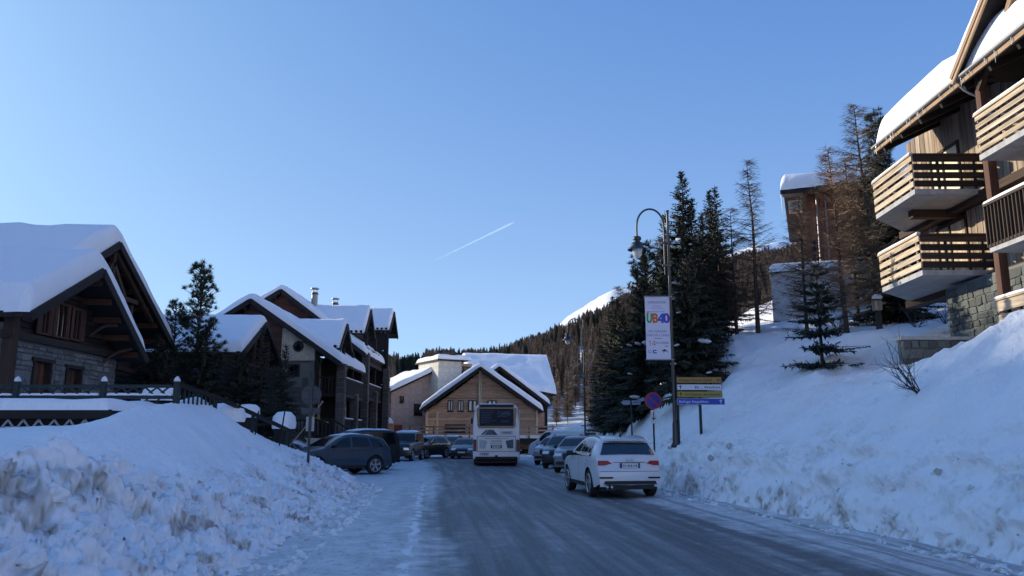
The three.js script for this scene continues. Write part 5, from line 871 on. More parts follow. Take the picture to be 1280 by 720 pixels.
function makeCar(o) {
  const t = thing(o.name, o.label, o.category ?? 'car', [o.x, 0, o.d], o.turn, o.group);
  const L = o.L, W = o.W, belt = o.belt, prof = chaikin(o.profile, 2), wheelR = o.wheelR ?? 0.35, zw = [o.axles[0], o.axles[1]], sill = o.sill ?? 0.24, archR = wheelR * 1.17, roofY = Math.max(...prof.map((p) => p[1])), half = L / 2;
  const topAt = (z) => { for (let i = 1; i < prof.length; i++) if (z <= prof[i][0]) { const a = prof[i - 1], b = prof[i]; return lerp(a[1], b[1], clamp((z - a[0]) / (b[0] - a[0] || 1e-6), 0, 1)); } return prof[prof.length - 1][1]; };
  const xw = (z, y) => { const k = Math.max(0, (Math.abs(z) - half * 0.55) / (half * 0.45)), plan = 1 - 0.1 * k * k; let s = 1 - 0.05 * Math.pow(Math.max(0, (0.72 - y) / 0.5), 2) - 0.015 * Math.max(0, (y - 0.72) / 0.35); if (y > belt) s = Math.min(s, 0.978) * (1 - (1 - (o.roofW ?? 0.76)) * Math.pow((y - belt) / (roofY - belt), 1.12)); return W / 2 * plan * s; };
  const bow = (x, z) => z - Math.sign(z) * 0.13 * Math.pow(Math.abs(x) / (W / 2), 2.6) * ss(half * 0.62, half, Math.abs(z));
  const bottom = (z) => { let y = sill + (Math.abs(z) > half * 0.8 ? 0.09 * ss(half * 0.8, half, Math.abs(z)) : 0); for (const c of zw) { const q = archR * archR - (z - c) ** 2; if (q > 0) y = Math.max(y, wheelR + Math.sqrt(q)); } return y; };
  // columns along the car, dense round the arches
  let zs = prof.map((p) => p[0]); for (const c of zw) for (let k = -10; k <= 10; k++) zs.push(c + archR * Math.sin(k / 10 * Math.PI / 2)); for (let z = -half; z < half; z += 0.16) zs.push(z);
  zs = [...new Set(zs.map((z) => Math.round(z * 500) / 500))].filter((z) => z >= -half && z <= half).sort((a, b) => a - b);
  const lev = 9, rd = 4, cr = 6, rings = zs.map((z) => {
    const top = topAt(z), bot = Math.min(bottom(z), top - 0.06), r = Math.min(o.round ?? 0.09, (top - bot) * 0.45), side = [];
    for (let j = 0; j <= lev; j++) { const y = lerp(bot, top - r, j / lev); side.push([xw(z, y), y]); }
    const xr = xw(z, top - r); for (let j = 1; j <= rd; j++) { const a = j / rd * Math.PI / 2; side.push([xr - r * (1 - Math.cos(a)), top - r + r * Math.sin(a)]); }
    const xe = side[side.length - 1][0], ring = side.map(([x, y]) => [-x, y]); for (let j = 1; j < cr; j++) { const s = -1 + 2 * j / cr; ring.push([xe * s, top + 0.025 * (1 - s * s)]); } ring.push(...side.slice().reverse()); return ring.map(([x, y]) => new THREE.Vector3(x, y, bow(x, z)));
  });
  const m = rings[0].length - 1, body = grid(m, rings.length - 1, (u, v) => rings[Math.round(v * (rings.length - 1))][Math.round(u * m)].clone());
  const cap = (ring, flip) => { const pos = [], c = new THREE.Vector3(); ring.forEach((p) => c.add(p)); c.multiplyScalar(1 / ring.length); for (let i = 0; i < ring.length; i++) { const a = ring[i], b = ring[(i + 1) % ring.length]; for (const p of flip ? [c, b, a] : [c, a, b]) pos.push(p.x, p.y, p.z); } const g = new THREE.BufferGeometry(); g.setAttribute('position', new THREE.Float32BufferAttribute(pos, 3)); g.computeVertexNormals(); return plain(g); };
  const bodyMesh = mesh('body', [toCreasedNormals(body, 0.55), cap(rings[0], true), cap(rings[rings.length - 1], false)], o.paint, t);
  mesh('underbody', bx(W * 0.8, 0.22, L * 0.86, 0, sill + 0.06, 0), M.trim, t);
  for (const z of zw) mesh('wheel_housing', bx(W * 0.9, archR * 0.92, archR * 1.86, 0, wheelR + archR * 0.44, z), M.rubber, t);
  // strips that lie on the skin: rows of [y, x0, x1] on the tail (end 1) or nose (end -1)
  const zAt = (end, y) => { const P = end > 0 ? prof.slice().reverse() : prof; for (let i = 1; i < P.length; i++) if (y <= P[i][1]) { const a = P[i - 1], b = P[i]; return lerp(a[0], b[0], clamp((y - a[1]) / (b[1] - a[1] || 1e-6), 0, 1)); } return P[P.length - 1][0]; };
  const skin = (end, rows, off = 0.012, nx = 10, ny = 5) => { const R = []; for (let i = 0; i < rows.length - 1; i++) for (let k = 0; k < ny; k++) R.push(rows[i].map((v, q) => lerp(v, rows[i + 1][q], k / ny))); R.push(rows[rows.length - 1]);
    const g = grid(nx, R.length - 1, (u, v) => { const r = R[Math.round(v * (R.length - 1))], x = lerp(r[1], r[2], u), y = r[0]; return new THREE.Vector3(x, y + off * 0.35 + 0.02 * (1 - (x / (W / 2)) ** 2) * (y > belt ? 1 : 0.4), bow(x, zAt(end, y)) + end * off); }, (u, v) => [end > 0 ? u : 1 - u, v]); return g; };
  const sidePane = (s, z0, z1, zt0, zt1, y0, yt = 0.1) => grid(8, 5, (u, v) => { const zb = lerp(z0, z1, u), zt = lerp(zt0, zt1, u), z = lerp(zb, zt, v), y1 = topAt(zt) - yt, y = lerp(y0, y1, v); return new THREE.Vector3(s * (xw(z, y) + 0.007), y, bow(W / 2 * 0.8, z)); });
  const glass = o.glass ?? M.glass;
  for (const [y0, y1, end, name, a, b] of [[...o.rear, 1, 'rear_window', 0.72, 0.62], [...o.front, -1, 'windscreen', 0.8, 0.66]]) {
    const f = (y) => xw(zAt(end, y), y); const w0 = f(y0) * (end > 0 ? 0.9 : 0.93), w1 = f(y1) * (end > 0 ? 0.88 : 0.9);
    const pane = mesh(name, skin(end, [[y0, -w0, w0], [y1, -w1, w1]], 0.014), glass, t);
    if (end > 0) mesh('wiper', beam(new THREE.Vector3(0, y0 + 0.04, bow(0, zAt(1, y0 + 0.04)) + 0.03), new THREE.Vector3(0.3, y0 + 0.08, bow(0.3, zAt(1, y0 + 0.08)) + 0.03), 0.015, 0.015), M.trim, pane);
    else for (const s of [-0.5, 0.15]) mesh('wiper', beam(new THREE.Vector3(s, y0 + 0.02, bow(s, zAt(-1, y0)) - 0.03), new THREE.Vector3(s + 0.45, y0 + 0.06, bow(s, zAt(-1, y0 + 0.06)) - 0.03), 0.015, 0.015), M.trim, pane);
  }
  for (const s of [-1, 1]) {
    for (const [z0, z1, t0, t1] of o.panes) mesh('side_window', sidePane(s, z0, z1, t0, t1, belt + 0.035), glass, t);
    const mir = mesh('mirror', bx(0.2, 0.14, 0.1, s * (W / 2 + 0.06), belt + 0.09, o.mirror, 0, s * 0.15, 0, 0.04), o.mirrorMat ?? o.paint, t); mesh('arm', bx(0.1, 0.04, 0.06, -s * 0.12, -0.06, 0), M.trim, mir).position.set(s * (W / 2 + 0.06), belt + 0.09, o.mirror);
    for (const z of o.handles ?? []) mesh('door_handle', bx(0.03, 0.03, 0.17, s * (xw(z, belt - 0.14) + 0.014), belt - 0.14, z), o.handleMat ?? o.paint, t);
    for (const z of o.gaps ?? []) mesh('door_gap', grid(1, 8, (u, v) => { const y = lerp(sill + 0.12, belt, v); return new THREE.Vector3(s * (xw(z, y) + 0.003), y, z + (u - 0.5) * 0.014); }), M.trim, t);
    mesh('sill_trim', grid(20, 2, (u, v) => { const z = lerp(zw[0] + archR + 0.02, zw[1] - archR - 0.02, u), y = lerp(sill, sill + 0.1, v); return new THREE.Vector3(s * (xw(z, y) + 0.008), y, z); }), o.cladding ?? M.trim, t);
    if (o.railing) mesh('roof_rail', tube([new THREE.Vector3(s * (xw(o.railing[0], topAt(o.railing[0]) - 0.08) - 0.07), topAt(o.railing[0]) - 0.01, o.railing[0]), ...[0.1, 0.5, 0.9].map((f) => { const z = lerp(...o.railing, f); return new THREE.Vector3(s * (xw(z, topAt(z) - 0.08) - 0.07), topAt(z) + 0.015, z); }), new THREE.Vector3(s * (xw(o.railing[1], topAt(o.railing[1]) - 0.08) - 0.07), topAt(o.railing[1]) - 0.01, o.railing[1])], 0.02, 20, 6), M.galv, t);
    for (const z of zw) {
      const w = new THREE.Group(); w.name = 'wheel'; w.position.set(s * (W / 2 - 0.12), wheelR, z); t.add(w); w.rotation.y = s > 0 ? 0 : Math.PI;
      const tyre = lathe([[wheelR * 0.66, -0.1], [wheelR * 0.9, -0.115], [wheelR * 0.985, -0.085], [wheelR, 0], [wheelR * 0.985, 0.085], [wheelR * 0.9, 0.115], [wheelR * 0.66, 0.1]], 28); tyre.rotateZ(Math.PI / 2); mesh('tyre', tyre, M.rubber, w);
      const rim = [cyl(wheelR * 0.67, wheelR * 0.67, 0.03, 0.02, 0, 0, 24, 0, Math.PI / 2)], sp = [cyl(0.06, 0.06, 0.06, 0.08, 0, 0, 12, 0, Math.PI / 2)]; const rg = plain(new THREE.TorusGeometry(wheelR * 0.66, 0.018, 6, 28)); rg.rotateY(Math.PI / 2); rg.translate(0.1, 0, 0); sp.push(rg);
      for (let k = 0; k < 5; k++) for (const e of [-0.12, 0.12]) { const g = bx(0.03, wheelR * 0.62, 0.035, 0, wheelR * 0.34, 0); g.rotateX(k * 1.2566 + e); g.translate(0.085, 0, 0); sp.push(g); }
      mesh('brake_disc', rim, M.darkRim, w); mesh('rim', sp, o.rim ?? M.rim, w);
    }
    for (const rows of o.tail ?? []) mesh('tail_light', skin(1, rows.map(([y, a, b]) => s > 0 ? [y, a, Math.min(b, xw(zAt(1, y), y) - 0.01)] : [y, -Math.min(b, xw(zAt(1, y), y) - 0.01), -a])), M.redLens, t);
    for (const rows of o.head ?? []) mesh('headlight', skin(-1, rows.map(([y, a, b]) => s > 0 ? [y, a, b] : [y, -b, -a])), M.clearLens, t);
  }
  if (o.grille) mesh('grille', skin(-1, o.grille), M.trim, t);
  for (const rows of o.dark ?? []) mesh('bumper_trim', skin(1, rows, 0.016), M.trim, t);
  for (const rows of o.darkFront ?? []) mesh('air_intake', skin(-1, rows, 0.016), M.trim, t);
  for (const rows of o.seams ?? []) mesh('seam', skin(1, rows, 0.005), M.trim, t);
  if (o.plate) { const [end, y, text] = o.plate; const z = bow(0, zAt(end, y)) + end * 0.03, g = new THREE.PlaneGeometry(0.52, 0.115); if (end < 0) g.rotateY(Math.PI); const p = mesh('number_plate', bx(0.54, 0.13, 0.02, 0, y, z), M.trim, t); mesh('plate_face', g.translate(0, y, z + end * 0.012), text ? plateMat(text) : blankPlate, p); }
  if (o.snow) { const z0 = o.snow[0], z1 = o.snow[1]; mesh('roof_snow', grid(14, 18, (u, v) => { const z = lerp(z0, z1, v), e = Math.min(1, 5 * Math.min(u, 1 - u)) * Math.min(1, 6 * Math.min(v, 1 - v)), xe = xw(z, topAt(z) - 0.05) - 0.1, x = lerp(-xe, xe, u); return new THREE.Vector3(x, topAt(z) + 0.02 + (o.snow[2] + 0.03 * n2(x * 2, z * 2)) * Math.sqrt(e), z); }), M.snowRoof, t); }
  return t;
}
const paint = (r, g, b, o = {}) => phys(r, g, b, { roughness: 0.38, metalness: 0.1, clearcoat: 0.6, clearcoatRoughness: 0.12, ...o });
// body kinds
const SUV = { L: 4.4, W: 1.84, belt: 1.03, wheelR: 0.36, axles: [-1.33, 1.27], sill: 0.27, roofW: 0.68,
  profile: [[-2.2, 0.34], [-2.19, 0.62], [-2.1, 0.84], [-1.9, 0.95], [-1.2, 1.05], [-0.95, 1.1], [-0.25, 1.5], [0.1, 1.58], [0.6, 1.6], [1.15, 1.575], [1.55, 1.52], [1.72, 1.46], [1.98, 1.08], [2.08, 1.0], [2.12, 0.78], [2.17, 0.72], [2.195, 0.6], [2.2, 0.36]],
  rear: [1.1, 1.41], front: [1.14, 1.46], panes: [[-0.72, 0.14, -0.3, 0.14], [0.22, 1.0, 0.22, 0.9], [1.07, 1.5, 0.97, 1.2]], mirror: -0.62, handles: [0.0, 0.92], gaps: [-0.85, 0.18, 1.05], railing: [-0.1, 1.45] };
const HATCH = { L: 4.15, W: 1.78, belt: 0.93, wheelR: 0.32, axles: [-1.28, 1.25], sill: 0.2, roofW: 0.76,
  profile: [[-2.07, 0.28], [-2.06, 0.55], [-1.95, 0.72], [-1.2, 0.92], [-0.98, 0.96], [-0.2, 1.38], [0.2, 1.46], [0.8, 1.46], [1.3, 1.4], [1.5, 1.34], [1.86, 0.98], [1.95, 0.9], [2.0, 0.65], [2.065, 0.55], [2.07, 0.3]],
  rear: [1.0, 1.3], front: [1.0, 1.34], panes: [[-0.72, 0.14, -0.28, 0.14], [0.22, 1.02, 0.22, 0.88], [1.08, 1.4, 0.96, 1.1]], mirror: -0.6, handles: [0.0, 0.9], gaps: [-0.85, 0.18, 1.05] };
const COUPE_SUV = { L: 4.6, W: 1.9, belt: 1.1, wheelR: 0.38, axles: [-1.4, 1.34], sill: 0.3, roofW: 0.78,
  profile: [[-2.3, 0.36], [-2.29, 0.7], [-2.15, 0.92], [-1.3, 1.06], [-1.0, 1.12], [-0.25, 1.56], [0.1, 1.65], [0.7, 1.66], [1.4, 1.58], [1.75, 1.5], [1.86, 1.44], [2.1, 1.14], [2.2, 1.06], [2.24, 0.8], [2.28, 0.7], [2.3, 0.4]],
  rear: [1.17, 1.4], front: [1.17, 1.54], panes: [[-0.78, 0.16, -0.3, 0.16], [0.24, 1.12, 0.24, 1.0], [1.2, 1.72, 1.08, 1.5]], mirror: -0.62, handles: [0.02, 1.0], gaps: [-0.9, 0.2, 1.2], railing: null };
const BOXY = { L: 4.5, W: 1.86, belt: 1.2, wheelR: 0.39, axles: [-1.35, 1.3], sill: 0.36, roofW: 0.86,
  profile: [[-2.25, 0.4], [-2.24, 0.8], [-2.15, 1.08], [-1.9, 1.13], [-1.0, 1.18], [-0.8, 1.24], [-0.4, 1.74], [-0.1, 1.84], [0.8, 1.86], [1.9, 1.84], [2.12, 1.76], [2.2, 1.25], [2.22, 1.1], [2.245, 0.7], [2.25, 0.42]],
  rear: [1.28, 1.7], front: [1.3, 1.72], panes: [[-0.55, 0.2, -0.28, 0.2], [0.28, 1.1, 0.28, 1.1], [1.18, 1.95, 1.18, 1.85]], mirror: -0.5, handles: [0.05, 1.0], gaps: [-0.7, 0.24, 1.15], railing: [0, 1.8] };
const VAN = { L: 5.0, W: 1.95, belt: 1.2, wheelR: 0.34, axles: [-1.55, 1.5], sill: 0.25, roofW: 0.86,
  profile: [[-2.5, 0.32], [-2.49, 0.8], [-2.35, 1.05], [-1.9, 1.22], [-1.7, 1.28], [-1.05, 1.88], [-0.7, 1.97], [1, 2.0], [2.3, 1.97], [2.42, 1.9], [2.46, 1.2], [2.48, 0.8], [2.5, 0.36]],
  rear: [1.28, 1.8], front: [1.32, 1.85], panes: [[-1.5, -0.45, -1.1, -0.45]], mirror: -1.35, handles: [-0.5], gaps: [-1.6, -0.4, 0.9] };
const SUVf = { head: [[[0.72, 0.5, 0.84], [0.86, 0.48, 0.8]]], grille: [[0.55, -0.42, 0.42], [0.84, -0.46, 0.46]], darkFront: [[[0.36, -0.75, 0.75], [0.5, -0.72, 0.72]]] };
const HATf = { head: [[[0.6, 0.48, 0.8], [0.73, 0.42, 0.76]]], grille: [[0.5, -0.4, 0.4], [0.64, -0.4, 0.4]], darkFront: [[[0.3, -0.65, 0.65], [0.42, -0.65, 0.65]]] };

makeCar({ ...SUV, name: 'white_suv', label: 'white compact SUV with red tail lights driving away up the road', category: 'car', x: 2.76, d: 23.5, turn: 0.15, paint: paint(0.72, 0.73, 0.75), mirrorMat: M.trim, railing: [-0.15, 1.5],
  tail: [[[0.835, 0.66, 0.93], [0.885, 0.46, 0.93], [0.955, 0.58, 0.93]]], dark: [[[0.36, -0.72, 0.72], [0.44, -0.68, 0.68]], [[0.5, -0.82, -0.48], [0.545, -0.82, -0.46]], [[0.5, 0.48, 0.82], [0.545, 0.46, 0.82]]], seams: [[[0.68, -0.8, 0.8], [0.69, -0.8, 0.8]], [[0.905, -0.44, 0.44], [0.92, -0.44, 0.44]]], plate: [1, 0.84, 'DC-058-HB'], glass: phys(0.02, 0.035, 0.045, { roughness: 0.05, clearcoat: 1 }) });
{ // emblem and exhaust belong to the driving car
  const c = scene.getObjectByName('white_suv'); for (let k = 0; k < 4; k++) { const r = plain(new THREE.TorusGeometry(0.033, 0.006, 6, 18)); r.translate(-0.075 + k * 0.05, 0.985, 2.12); mesh('emblem_ring', r, M.chrome, c); }
  for (const x of [-0.62, -0.5]) mesh('exhaust', cyl(0.035, 0.035, 0.14, x, 0.3, 2.08, 12, Math.PI / 2), M.chrome, c);
  mesh('rear_skirt', bx(1.3, 0.2, 0.3, 0, 0.34, 1.98), M.trim, c);
  mesh('spoiler', bx(1.12, 0.035, 0.24, 0, 1.5, 1.72, 0.12, 0, 0, 0.012), c.children[0].material, c); mesh('aerial', bx(0.03, 0.07, 0.14, 0, 1.62, 1.3, -0.3), M.trim, c);
}
const G1 = 'cars parked nose in beside the snow mound', G2 = 'cars parked along the foot of the slope', G3 = 'cars standing near the wooden hotel';
makeCar({ ...COUPE_SUV, ...SUVf, name: 'parked_car', label: 'grey blue SUV parked half behind the snow mound', x: -7.4, d: 34.5, turn: 2.27, group: G1, paint: paint(0.026, 0.048, 0.075), snow: [-0.1, 1.6, 0.03], mirrorMat: M.trim, tail: [[[0.95, 0.55, 0.93], [1.03, 0.5, 0.93]]] });
makeCar({ ...BOXY, ...SUVf, name: 'parked_car', label: 'black estate SUV with roof rails beside the grey blue one', x: -7.6, d: 38.6, turn: 2.2, group: G1, paint: paint(0.012, 0.013, 0.016), snow: [-0.1, 1.9, 0.06], tail: [[[0.9, 0.7, 0.92], [1.4, 0.74, 0.92]]] });
makeCar({ ...HATCH, ...HATf, name: 'parked_car', label: 'white hatchback with spoked wheels behind the black estate', x: -8.3, d: 43.4, turn: 2.05, group: G1, paint: paint(0.7, 0.71, 0.73), tail: [[[0.7, 0.55, 0.86], [0.88, 0.6, 0.86]]] });
makeCar({ ...BOXY, ...SUVf, name: 'parked_car', label: 'black off roader facing the road next to the snow heap', x: -7.1, d: 54, turn: Math.PI - 0.12, group: G1, paint: paint(0.012, 0.013, 0.016), snow: [-0.2, 1.9, 0.1], plate: [-1, 0.62, ''] });
makeCar({ ...SUV, ...SUVf, name: 'parked_car', label: 'dark car behind the black off roader', x: -6.3, d: 60.5, turn: Math.PI - 0.5, group: G1, paint: paint(0.02, 0.022, 0.028), snow: [-0.1, 1.4, 0.05], railing: null });
makeCar({ ...HATCH, ...HATf, name: 'oncoming_car', label: 'dark grey car coming past the bus', x: -3.35, d: 60, turn: Math.PI - 0.12, group: G3, paint: paint(0.05, 0.055, 0.065), plate: [-1, 0.46, ''] });
makeCar({ ...SUV, ...SUVf, name: 'parked_car', label: 'dark off roader standing before the hotel deck', x: -5.0, d: 67.5, turn: Math.PI - 0.1, group: G3, paint: paint(0.03, 0.03, 0.03), snow: [-0.1, 1.4, 0.06] });
makeCar({ ...HATCH, ...HATf, name: 'parked_car', label: 'small green car under snow at the hotel deck', x: -6.6, d: 69.2, turn: Math.PI / 2, group: G3, paint: paint(0.03, 0.07, 0.055), snow: [-0.2, 1.4, 0.09] });
makeCar({ ...HATCH, ...HATf, name: 'parked_car', label: 'pale car under snow at the far side of the bus', x: 1.9, d: 80, turn: Math.PI / 2 + 0.2, group: G3, paint: paint(0.55, 0.56, 0.58), snow: [-1.9, 1.8, 0.12] });
makeCar({ ...SUV, ...SUVf, name: 'parked_car', label: 'silver car facing the road in front of the white SUV', x: 3.1, d: 37.6, turn: Math.PI - 0.22, group: G2, paint: paint(0.16, 0.17, 0.185), mirrorMat: M.trim, railing: null });
makeCar({ ...COUPE_SUV, ...SUVf, name: 'parked_car', label: 'black SUV with roof bars between the silver and the pale car', x: 2.85, d: 42.4, turn: Math.PI - 0.25, group: G2, paint: paint(0.014, 0.015, 0.018), railing: [-0.1, 1.6], plate: [-1, 0.6, ''] });
makeCar({ ...SUV, ...SUVf, name: 'parked_car', label: 'pale grey SUV with snow on its roof at the end of the row', x: 2.6, d: 47.2, turn: Math.PI - 0.3, group: G2, paint: paint(0.3, 0.31, 0.33), snow: [-0.1, 1.5, 0.08] });
makeCar({ ...VAN, ...SUVf, name: 'parked_van', label: 'white van standing behind the row of parked cars', category: 'van', x: 3.6, d: 58, turn: 0.9, group: G2, paint: paint(0.7, 0.71, 0.72), tail: [[[0.9, 0.8, 0.95], [1.3, 0.82, 0.95]]] });
{ // snowed-in heap by the far lamp
  const h = grid(30, 24, (u, v) => { const a = u * 6.283, s = v; const prof = [[1, 0], [1.0, 0.45], [0.85, 0.8], [0.5, 0.97], [0.001, 1]], k = s * 4, i = Math.min(3, Math.floor(k)), f = k - i, r = lerp(prof[i][0], prof[i + 1][0], f) * (1 + 0.08 * n2(Math.cos(a) * 1.5, Math.sin(a) * 1.5 + v)); return V(5.9 + Math.cos(a) * r * 1.7, 0.2 + 2.55 * lerp(prof[i][1], prof[i + 1][1], f), 63 + Math.sin(a) * r * 1.6); });
  tag(mesh('snow_heap', h, M.snow), 'tall rounded heap of snow behind the far street lamp', 'snow heap');
}
// ---------------------------------------------------------------- coach
{
  const t = thing('coach', 'white coach with dark rear window and mountain logo driving away', 'bus', [-0.85, 0, 44.3], 0.035);
  const white = paint(0.8, 0.81, 0.83), W = 2.55, H = 3.35, L = 11;
  const s = new THREE.Shape(); const w = W / 2 - 0.06, b = 0.42, top = H - 0.06; s.moveTo(-w, b); s.lineTo(w, b); s.lineTo(w, 2.3); s.lineTo(w - 0.1, top - 0.28); s.quadraticCurveTo(w - 0.14, top, w - 0.45, top); s.lineTo(-w + 0.45, top); s.quadraticCurveTo(-w + 0.14, top, -w + 0.1, top - 0.28); s.lineTo(-w, 2.3); s.closePath();
  const g = plain(new THREE.ExtrudeGeometry(s, { depth: L - 0.12, bevelEnabled: true, bevelSize: 0.06, bevelThickness: 0.06, bevelSegments: 3, curveSegments: 8 })); g.translate(0, 0, -L + 0.06); mesh('body', g, white, t);      // rear face at z = 0.06
  const Z = 0.06, flat = (pts, z, d = 0.012) => { const q = poly(pts, d); q.translate(0, 0, z); return q; };
  mesh('underbody', bx(2.3, 0.35, L - 0.5, 0, 0.32, -L / 2), M.trim, t);
  const darkGlass = phys(0.012, 0.02, 0.045, { roughness: 0.12, clearcoat: 0.7 });
  mesh('rear_window', flat([[-0.95, 2.02], [0.95, 2.02], [1.03, 2.12], [1.1, 3.05], [0.98, 3.16], [-0.98, 3.16], [-1.1, 3.05], [-1.03, 2.12]], Z), darkGlass, t);
  const lett = canvasTex(512, 256, (c, cw, ch) => { c.fillStyle = '#070c1a'; c.fillRect(0, 0, cw, ch); c.fillStyle = '#5b6d8c'; const r = rng(3); for (let k = 0; k < 8; k++) { const y = 28 + k * 25; let x = 22; while (x < 22 + 120 + r() * 90) { const q = 10 + r() * 26; c.fillRect(x, y, q, 6); x += q + 6; } } for (let k = 0; k < 6; k++) { let x = 270; while (x < 460) { const q = 8 + r() * 20; if (r() < 0.75) c.fillRect(x, 40 + k * 14, q, 8); x += q + 8; } } for (let k = 0; k < 2; k++) c.fillRect(320 + k * 10, 176 + k * 18, 120, 6); });
  { const p = new THREE.PlaneGeometry(1.86, 0.92); mesh('window_print', p.translate(0, 2.6, Z + 0.016), new THREE.MeshStandardMaterial({ map: lett, roughness: 0.6 }), t); }
  mesh('roof_cap', flat([[-0.9, 3.14], [0.9, 3.14], [0.98, 3.3], [-0.98, 3.3]], Z - 0.02, 0.06), M.trim, t);
  const blue = std(0.02, 0.05, 0.11, { roughness: 0.4 }), teal = std(0.05, 0.13, 0.19, { roughness: 0.4 });
  mesh('logo_stroke', flat([[-0.85, 1.66], [-0.72, 1.66], [-0.46, 1.93], [-0.56, 1.93]], Z), blue, t);
  mesh('logo_mountain', flat([[-0.66, 1.66], [-0.05, 1.66], [-0.3, 1.94], [-0.42, 1.94]], Z), teal, t);
  mesh('logo_stroke', flat([[-0.05, 1.66], [0.08, 1.66], [-0.18, 1.93], [-0.3, 1.93]], Z), blue, t);
  const name = canvasTex(256, 64, (c, cw, ch) => { c.fillStyle = '#bfc4cd'; c.fillRect(0, 0, cw, ch); c.fillStyle = '#1c2a48'; c.font = 'italic bold 58px sans-serif'; c.textAlign = 'center'; c.textBaseline = 'middle'; c.fillText('FESTI', cw / 2, ch / 2 + 2); });
  { const p = new THREE.PlaneGeometry(0.66, 0.16); mesh('logo_lettering', p.translate(0.55, 1.78, Z + 0.006), new THREE.MeshStandardMaterial({ map: name, roughness: 0.4 }), t); }
  mesh('hatch_seam', [bx(2.1, 0.02, 0.012, 0, 1.58, Z), bx(2.1, 0.02, 0.012, 0, 0.78, Z), bx(0.02, 0.8, 0.012, -1.04, 1.18, Z), bx(0.02, 0.8, 0.012, 1.04, 1.18, Z)], M.greyBack, t);
  mesh('vent_grille', flat([[0.6, 0.95], [0.92, 0.95], [0.92, 1.42], [0.5, 1.34]], Z), std(0.12, 0.14, 0.17), t); mesh('vent_cover', flat([[-0.92, 0.95], [-0.6, 0.95], [-0.5, 1.34], [-0.92, 1.42]], Z, 0.008), std(0.55, 0.57, 0.6), t);
  mesh('lettering', [bx(1.3, 0.03, 0.01, 0, 1.46, Z), bx(0.6, 0.04, 0.01, 0, 1.33, Z), bx(0.66, 0.025, 0.01, 0, 1.22, Z)], std(0.3, 0.33, 0.38), t);
  const plate = mesh('number_plate', bx(0.6, 0.17, 0.02, 0, 1.03, Z), M.greyBack, t); { const q = new THREE.PlaneGeometry(0.52, 0.11); mesh('plate_face', q.translate(0, 1.03, Z + 0.016), plateMat(''), plate); }
  for (const x of [-1.17, 1.17]) { const l = mesh('tail_light', bx(0.17, 0.62, 0.06, x, 1.1, Z - 0.005, 0, 0, 0, 0.02), std(0.03, 0.015, 0.02, { roughness: 0.3 }), t); for (const y of [0.92, 1.06, 1.22]) mesh('lens', bx(0.12, 0.09, 0.04, x, y, Z + 0.02), M.redLens, l); }
  const num = canvasTex(128, 40, (c, cw, ch) => { c.fillStyle = '#b9bec8'; c.fillRect(0, 0, cw, ch); c.fillStyle = '#1f2c49'; c.font = 'bold 38px sans-serif'; c.textBaseline = 'middle'; c.textAlign = 'center'; c.fillText('1 8 8', cw / 2, ch / 2 + 2); });
  { const p = new THREE.PlaneGeometry(0.52, 0.16); mesh('fleet_number', p.translate(-0.65, 0.64, Z + 0.006), new THREE.MeshStandardMaterial({ map: num, roughness: 0.4 }), t); }
  mesh('tow_hole', bx(0.14, 0.16, 0.03, 0, 0.5, Z), M.trim, t); mesh('bumper_lip', bx(2.3, 0.16, 0.2, 0, 0.42, -0.04, 0, 0, 0, 0.03), M.trim, t);
  for (const x of [-1.1, 1.1]) for (const z of [-2.6, -3.7, -8.9]) { const wg = new THREE.Group(); wg.name = 'wheel'; wg.position.set(x, 0.48, z); t.add(wg); const ty = lathe([[0.28, -0.13], [0.44, -0.14], [0.48, -0.1], [0.48, 0.1], [0.44, 0.14], [0.28, 0.13]], 24); ty.rotateZ(Math.PI / 2); mesh('tyre', ty, M.rubber, wg); mesh('rim', cyl(0.28, 0.28, 0.16, 0, 0, 0, 18, 0, Math.PI / 2), M.rim, wg); }
  for (const x of [-1, 1]) { mesh('side_glass', bx(0.015, 0.95, L - 1.2, x * 1.262, 2.5, -L / 2, 0, 0, 0), darkGlass, t).rotation.z = 0; mesh('mirror', bx(0.14, 0.4, 0.12, x * 1.5, 2.6, -L + 0.1, 0, 0, 0, 0.03), M.trim, t); }
  for (const x of [-1.0, 1.0]) mesh('wheel_flap', bx(0.4, 0.35, 0.03, x, 0.28, -1.6), M.rubber, t);
}
